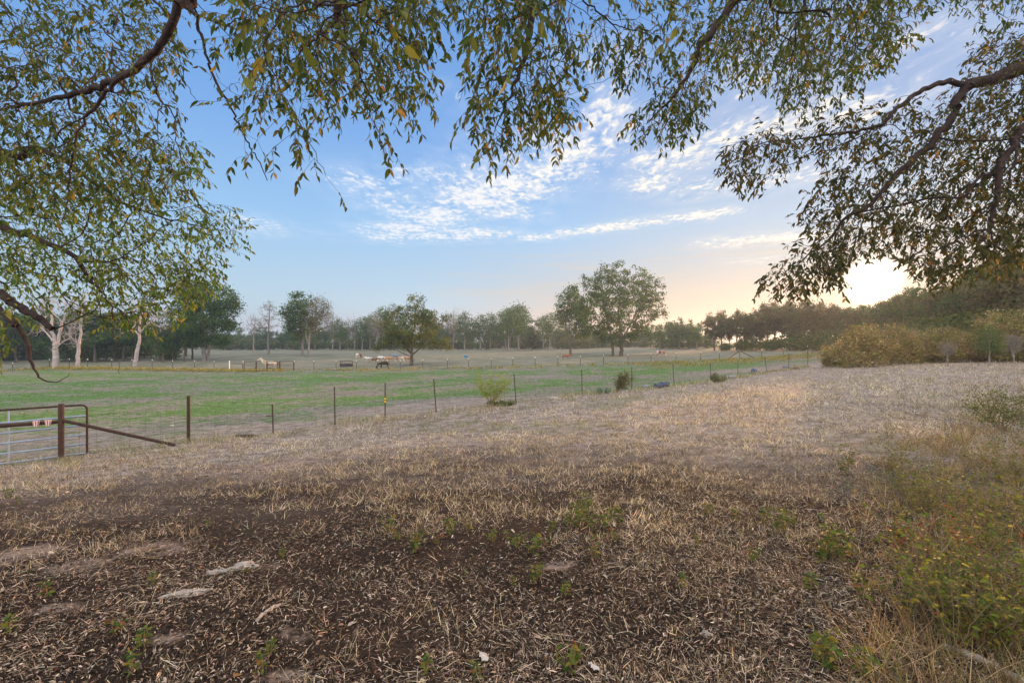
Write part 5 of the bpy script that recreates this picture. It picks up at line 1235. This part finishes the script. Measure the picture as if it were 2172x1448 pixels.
def quadruped(name, kind, pose, pos, rz, s, coatm, lab, cat, darkm, horns=False, mane=False):
    """faces +x before turning; kind cow/horse/calf; body is one skinned surface"""
    hs = kind == 'horse'; bh = 1.0
    verts = []; edges = []; rad = []
    def v(p, r_, par=None):
        verts.append(p); rad.append(r_)
        if par is not None: edges.append((par, len(verts)-1))
        return len(verts)-1
    L = .62 if kind != 'calf' else .50; lg = (.72 if kind == 'cow' else .80 if kind == 'horse' else .62); br = (.27, .30) if kind == 'cow' else (.24, .27) if hs else (.17, .21)
    zt = lg+(.26 if kind != 'calf' else .14)
    pel = v((-L, 0, zt-.02), (br[0]*.92, br[1]*.90)); mid_ = v((-.1, 0, zt-.07), (br[0]*1.12, br[1]*1.12), pel); sh = v((L*.85, 0, zt-.02), (br[0]*.88, br[1]*1.02), mid_)
    rump = v((-L-.20, 0, zt-.04), (br[0]*.6, br[1]*.65), pel)
    if pose == 'graze':
        n1 = v((L+.28, 0, zt-.14), (.12, .19), sh); n2 = v((L+.52, 0, zt-.42), (.10, .13), n1); hd = v((L+.66, 0, zt-.66), (.10, .12), n2); mz = v((L+.78, 0, zt-.92), (.06, .065), hd)
        if kind == 'cow': mz2 = v((L+.82, 0, .12), (.055, .06), mz)
        else: mz2 = v((L+.80, 0, .10), (.05, .055), mz)
    elif hs:
        n1 = v((L+.22, 0, zt+.12), (.11, .20), sh); n2 = v((L+.42, 0, zt+.42), (.085, .13), n1); hd = v((L+.52, 0, zt+.60), (.085, .10), n2); mz = v((L+.78, 0, zt+.42), (.055, .07), hd); mz2 = v((L+.88, 0, zt+.34), (.05, .05), mz)
    else:
        n1 = v((L+.22, 0, zt+.02), (.12, .18), sh); n2 = v((L+.42, 0, zt+.10), (.10, .13), n1); hd = v((L+.56, 0, zt+.12), (.11, .12), n2); mz = v((L+.78, 0, zt-.03), (.065, .07), hd); mz2 = v((L+.86, 0, zt-.08), (.06, .06), mz)
    k = .75 if kind == 'calf' else 1
    for sy, ph in ((1, .07), (-1, -.06)):
        y = sy*.13*(1 if kind != 'calf' else .75)
        a = v((L*.80, y, zt-.28*k), (.09*k, .11*k), sh); b = v((L*.80+ph*.3, y, lg*.48), (.055*k, .06*k), a); c = v((L*.80+ph, y, .10), (.036*k, .038*k), b); v((L*.80+ph+.03, y, .02), (.048*k, .05*k), c)
        a = v((-L+.02, y, zt-.26*k), (.11*k, .15*k), pel); b = v((-L+.10-ph*.5, y, lg*.62), (.075*k, .085*k), a); c = v((-L-.10-ph, y, lg*.36), (.042*k, .048*k), b); e2 = v((-L-.06-ph, y, .09), (.036*k, .038*k), c); v((-L-.02-ph, y, .02), (.048*k, .05*k), e2)
    me = bpy.data.meshes.new(name+'_rig'); me.from_pydata(verts, edges, []); ob = bpy.data.objects.new('rig', me); COL.objects.link(ob)
    md = ob.modifiers.new('s', 'SKIN'); md.use_smooth_shade = True; sb = ob.modifiers.new('u', 'SUBSURF'); sb.levels = 1
    for i, r_ in enumerate(rad): me.skin_vertices[0].data[i].radius = r_
    me.skin_vertices[0].data[mid_].use_root = True
    bpy.context.view_layer.update(); dg = bpy.context.evaluated_depsgraph_get(); m2 = bpy.data.meshes.new_from_object(ob.evaluated_get(dg)); m2.name = 'body'
    bpy.data.objects.remove(ob); bpy.data.meshes.remove(me)
    root = empty(name, pos, lab, cat, None, rz, s); m2.materials.clear(); link('body', m2, coatm, root)
    H_ = np.array(verts[hd]); 
    for sy in (-1, 1):
        e = MB(); e.tube([H_+[-.03, sy*.07, .07], H_+[-.05, sy*.15, .12], H_+[-.04, sy*.21, .11]], [.02, .035, .006], 6); e.build('ear', coatm, root)
        if horns: q = MB(); q.tube([H_+[0, sy*.06, .09], H_+[.0, sy*.22, .14], H_+[.06, sy*.34, .26]], [.03, .022, .006], 6); q.build('horn', M_WHITE, root)
    t = MB(); zr = zt+.02
    t.tube([(-L-.26, 0, zr), (-L-.36, 0, zr-.15), (-L-.37, 0, zr-.45), (-L-.34, 0, zr-.72)], [.03, .045 if hs else .022, .06 if hs else .02, .02 if hs else .05], 6); t.build('tail', darkm, root)
    if mane:
        m_ = MB(); a = np.array(verts[n1]); b = np.array(verts[hd]); m_.tube([a+[-.2, 0, .18], (a+b)/2+[-.08, 0, .13], b+[-.03, 0, .10]], [.03, .05, .03], 6); m_.build('mane', darkm, root)
    return root
C_white = (.62, .58, .54); C_red = (.22, .085, .05); C_tan = (.42, .24, .13); C_blk = (.03, .025, .028); C_gry = (.22, .23, .27)
dk = coat('dark_hair', (.03, .022, .02)); pale = coat('pale_hair', (.5, .44, .36))
Z = 0.0
def A_(px, d): return P3(px, d)
quadruped('horse', 'horse', 'stand', A_(573, 65.0), R(205), 1.05, coat('cream_coat', (.60, .50, .40)), 'cream horse with raised head standing at the pen panels', 'horse', pale, mane=True)
quadruped('pony', 'horse', 'graze', A_(815, 65.6), R(176), .86, coat('dark_coat', (.035, .022, .02)), 'dark brown pony grazing nearest the far fence, left of the oak', 'pony', coat('reddish_hair', (.20, .07, .03)), mane=True)
quadruped('horse', 'horse', 'graze', A_(758, 100), R(80), .82, coat('white_coat', (.60, .57, .55)), 'white pony with dark tail seen from behind, far left of the cattle', 'pony', dk)
quadruped('cow', 'cow', 'stand', A_(765.5, 101), R(-75), .85, coat('brown_coat', C_red), 'reddish brown cow standing right beside the white pony', 'cow', dk)
quadruped('calf', 'calf', 'stand', A_(783, 84), R(160), 1.0, coat('greywhite_coat', (.55, .53, .53), C_gry, 2.2), 'grey and white calf, leftmost of the herd', 'calf', dk)
quadruped('calf', 'calf', 'stand', A_(793, 82), R(15), .85, coat('brown_calf_coat', (.16, .075, .04)), 'small brown calf right of the grey and white one', 'calf', dk)
quadruped('cow', 'cow', 'graze', A_(808, 84), R(10), .88, coat('spot_coat', (.62, .60, .60), C_gry, 2.6, (.52, .58), 3), 'white spotted cow with dark head behind the grazing pony', 'cow', dk)
quadruped('cow', 'cow', 'stand', A_(824, 82), R(25), .84, coat('tan_coat', C_tan), 'tan brown cow facing right behind the grazing pony', 'cow', dk)
quadruped('cow', 'cow', 'stand', A_(838, 92), R(170), .95, coat('bluegrey_coat', (.16, .19, .27)), 'blue-grey cow at the back of the herd', 'cow', dk)
quadruped('cow', 'cow', 'graze', A_(851, 84), R(185), .78, coat('pied_coat', (.66, .60, .55), C_red, 1.9, (.50, .54), 5), 'red and white pied cow between blue-grey cow and oak', 'cow', dk)
quadruped('cow', 'cow', 'stand', A_(868, 80), R(200), .92, coat('tanpied_coat', C_tan, (.66, .58, .50), 1.7, (.52, .58), 6), 'tan cow with white face standing behind the oak trunk', 'cow', dk)
quadruped('calf', 'calf', 'stand', A_(1200, 87), R(10), 1.0, coat('red_calf_coat', (.26, .095, .055)), 'lone reddish calf walking in the field left of the cottonwoods', 'calf', pale)
quadruped('cow', 'cow', 'graze', A_(1400, 100.5), R(-8), 1.0, coat('redwhite_coat', C_red, (.66, .60, .58), .9, (.52, .56), 8), 'red cow with white rump grazing right of the largest cottonwood', 'cow', pale)

# ------------------------------------------------------------------ each repeat gets its own label, counted from the left
ONE = 'first second third fourth fifth sixth seventh eighth ninth tenth eleventh twelfth thirteenth fourteenth fifteenth sixteenth seventeenth eighteenth nineteenth'.split()
TEN = {2: 'twent', 3: 'thirt', 4: 'fort', 5: 'fift', 6: 'sixt', 7: 'sevent', 8: 'eight', 9: 'ninet'}
def ordinal(n):
    if n >= 100: return 'hundredth' if n == 100 else 'hundred and '+ordinal(n-100)
    if n < 20: return ONE[n-1]
    t, u = divmod(n, 10)
    return TEN[t]+'ieth' if u == 0 else TEN[t]+'y-'+ONE[u-1]
bylab = {}
for o in COL.objects:
    if o.parent is None and o.get('group'): bylab.setdefault(o['label'], []).append(o)
for lab, os_ in bylab.items():
    if len(os_) > 1:
        for i, o in enumerate(sorted(os_, key=lambda q: q.location.x/max(q.location.y, .1))): o['label'] = lab+', '+ordinal(i+1)+' from left'

# ------------------------------------------------------------------ evening haze
hz = MB(); hz.box((0, 200, 18), (2900, 3200, 64))
m = bpy.data.materials.new('haze'); m.use_nodes = True; t = m.node_tree; t.nodes.clear()
pv = t.nodes.new('ShaderNodeVolumePrincipled'); pv.inputs['Color'].default_value = (0.62, 0.78, 1.0, 1); pv.inputs['Density'].default_value = 0.00055; pv.inputs['Anisotropy'].default_value = 0.55
mo = t.nodes.new('ShaderNodeOutputMaterial'); t.links.new(pv.outputs[0], mo.inputs['Volume'])
o = hz.build('haze', m, None, smooth=False); tag(o, 'thin bluish evening haze over the fields', 'haze', kind='stuff')
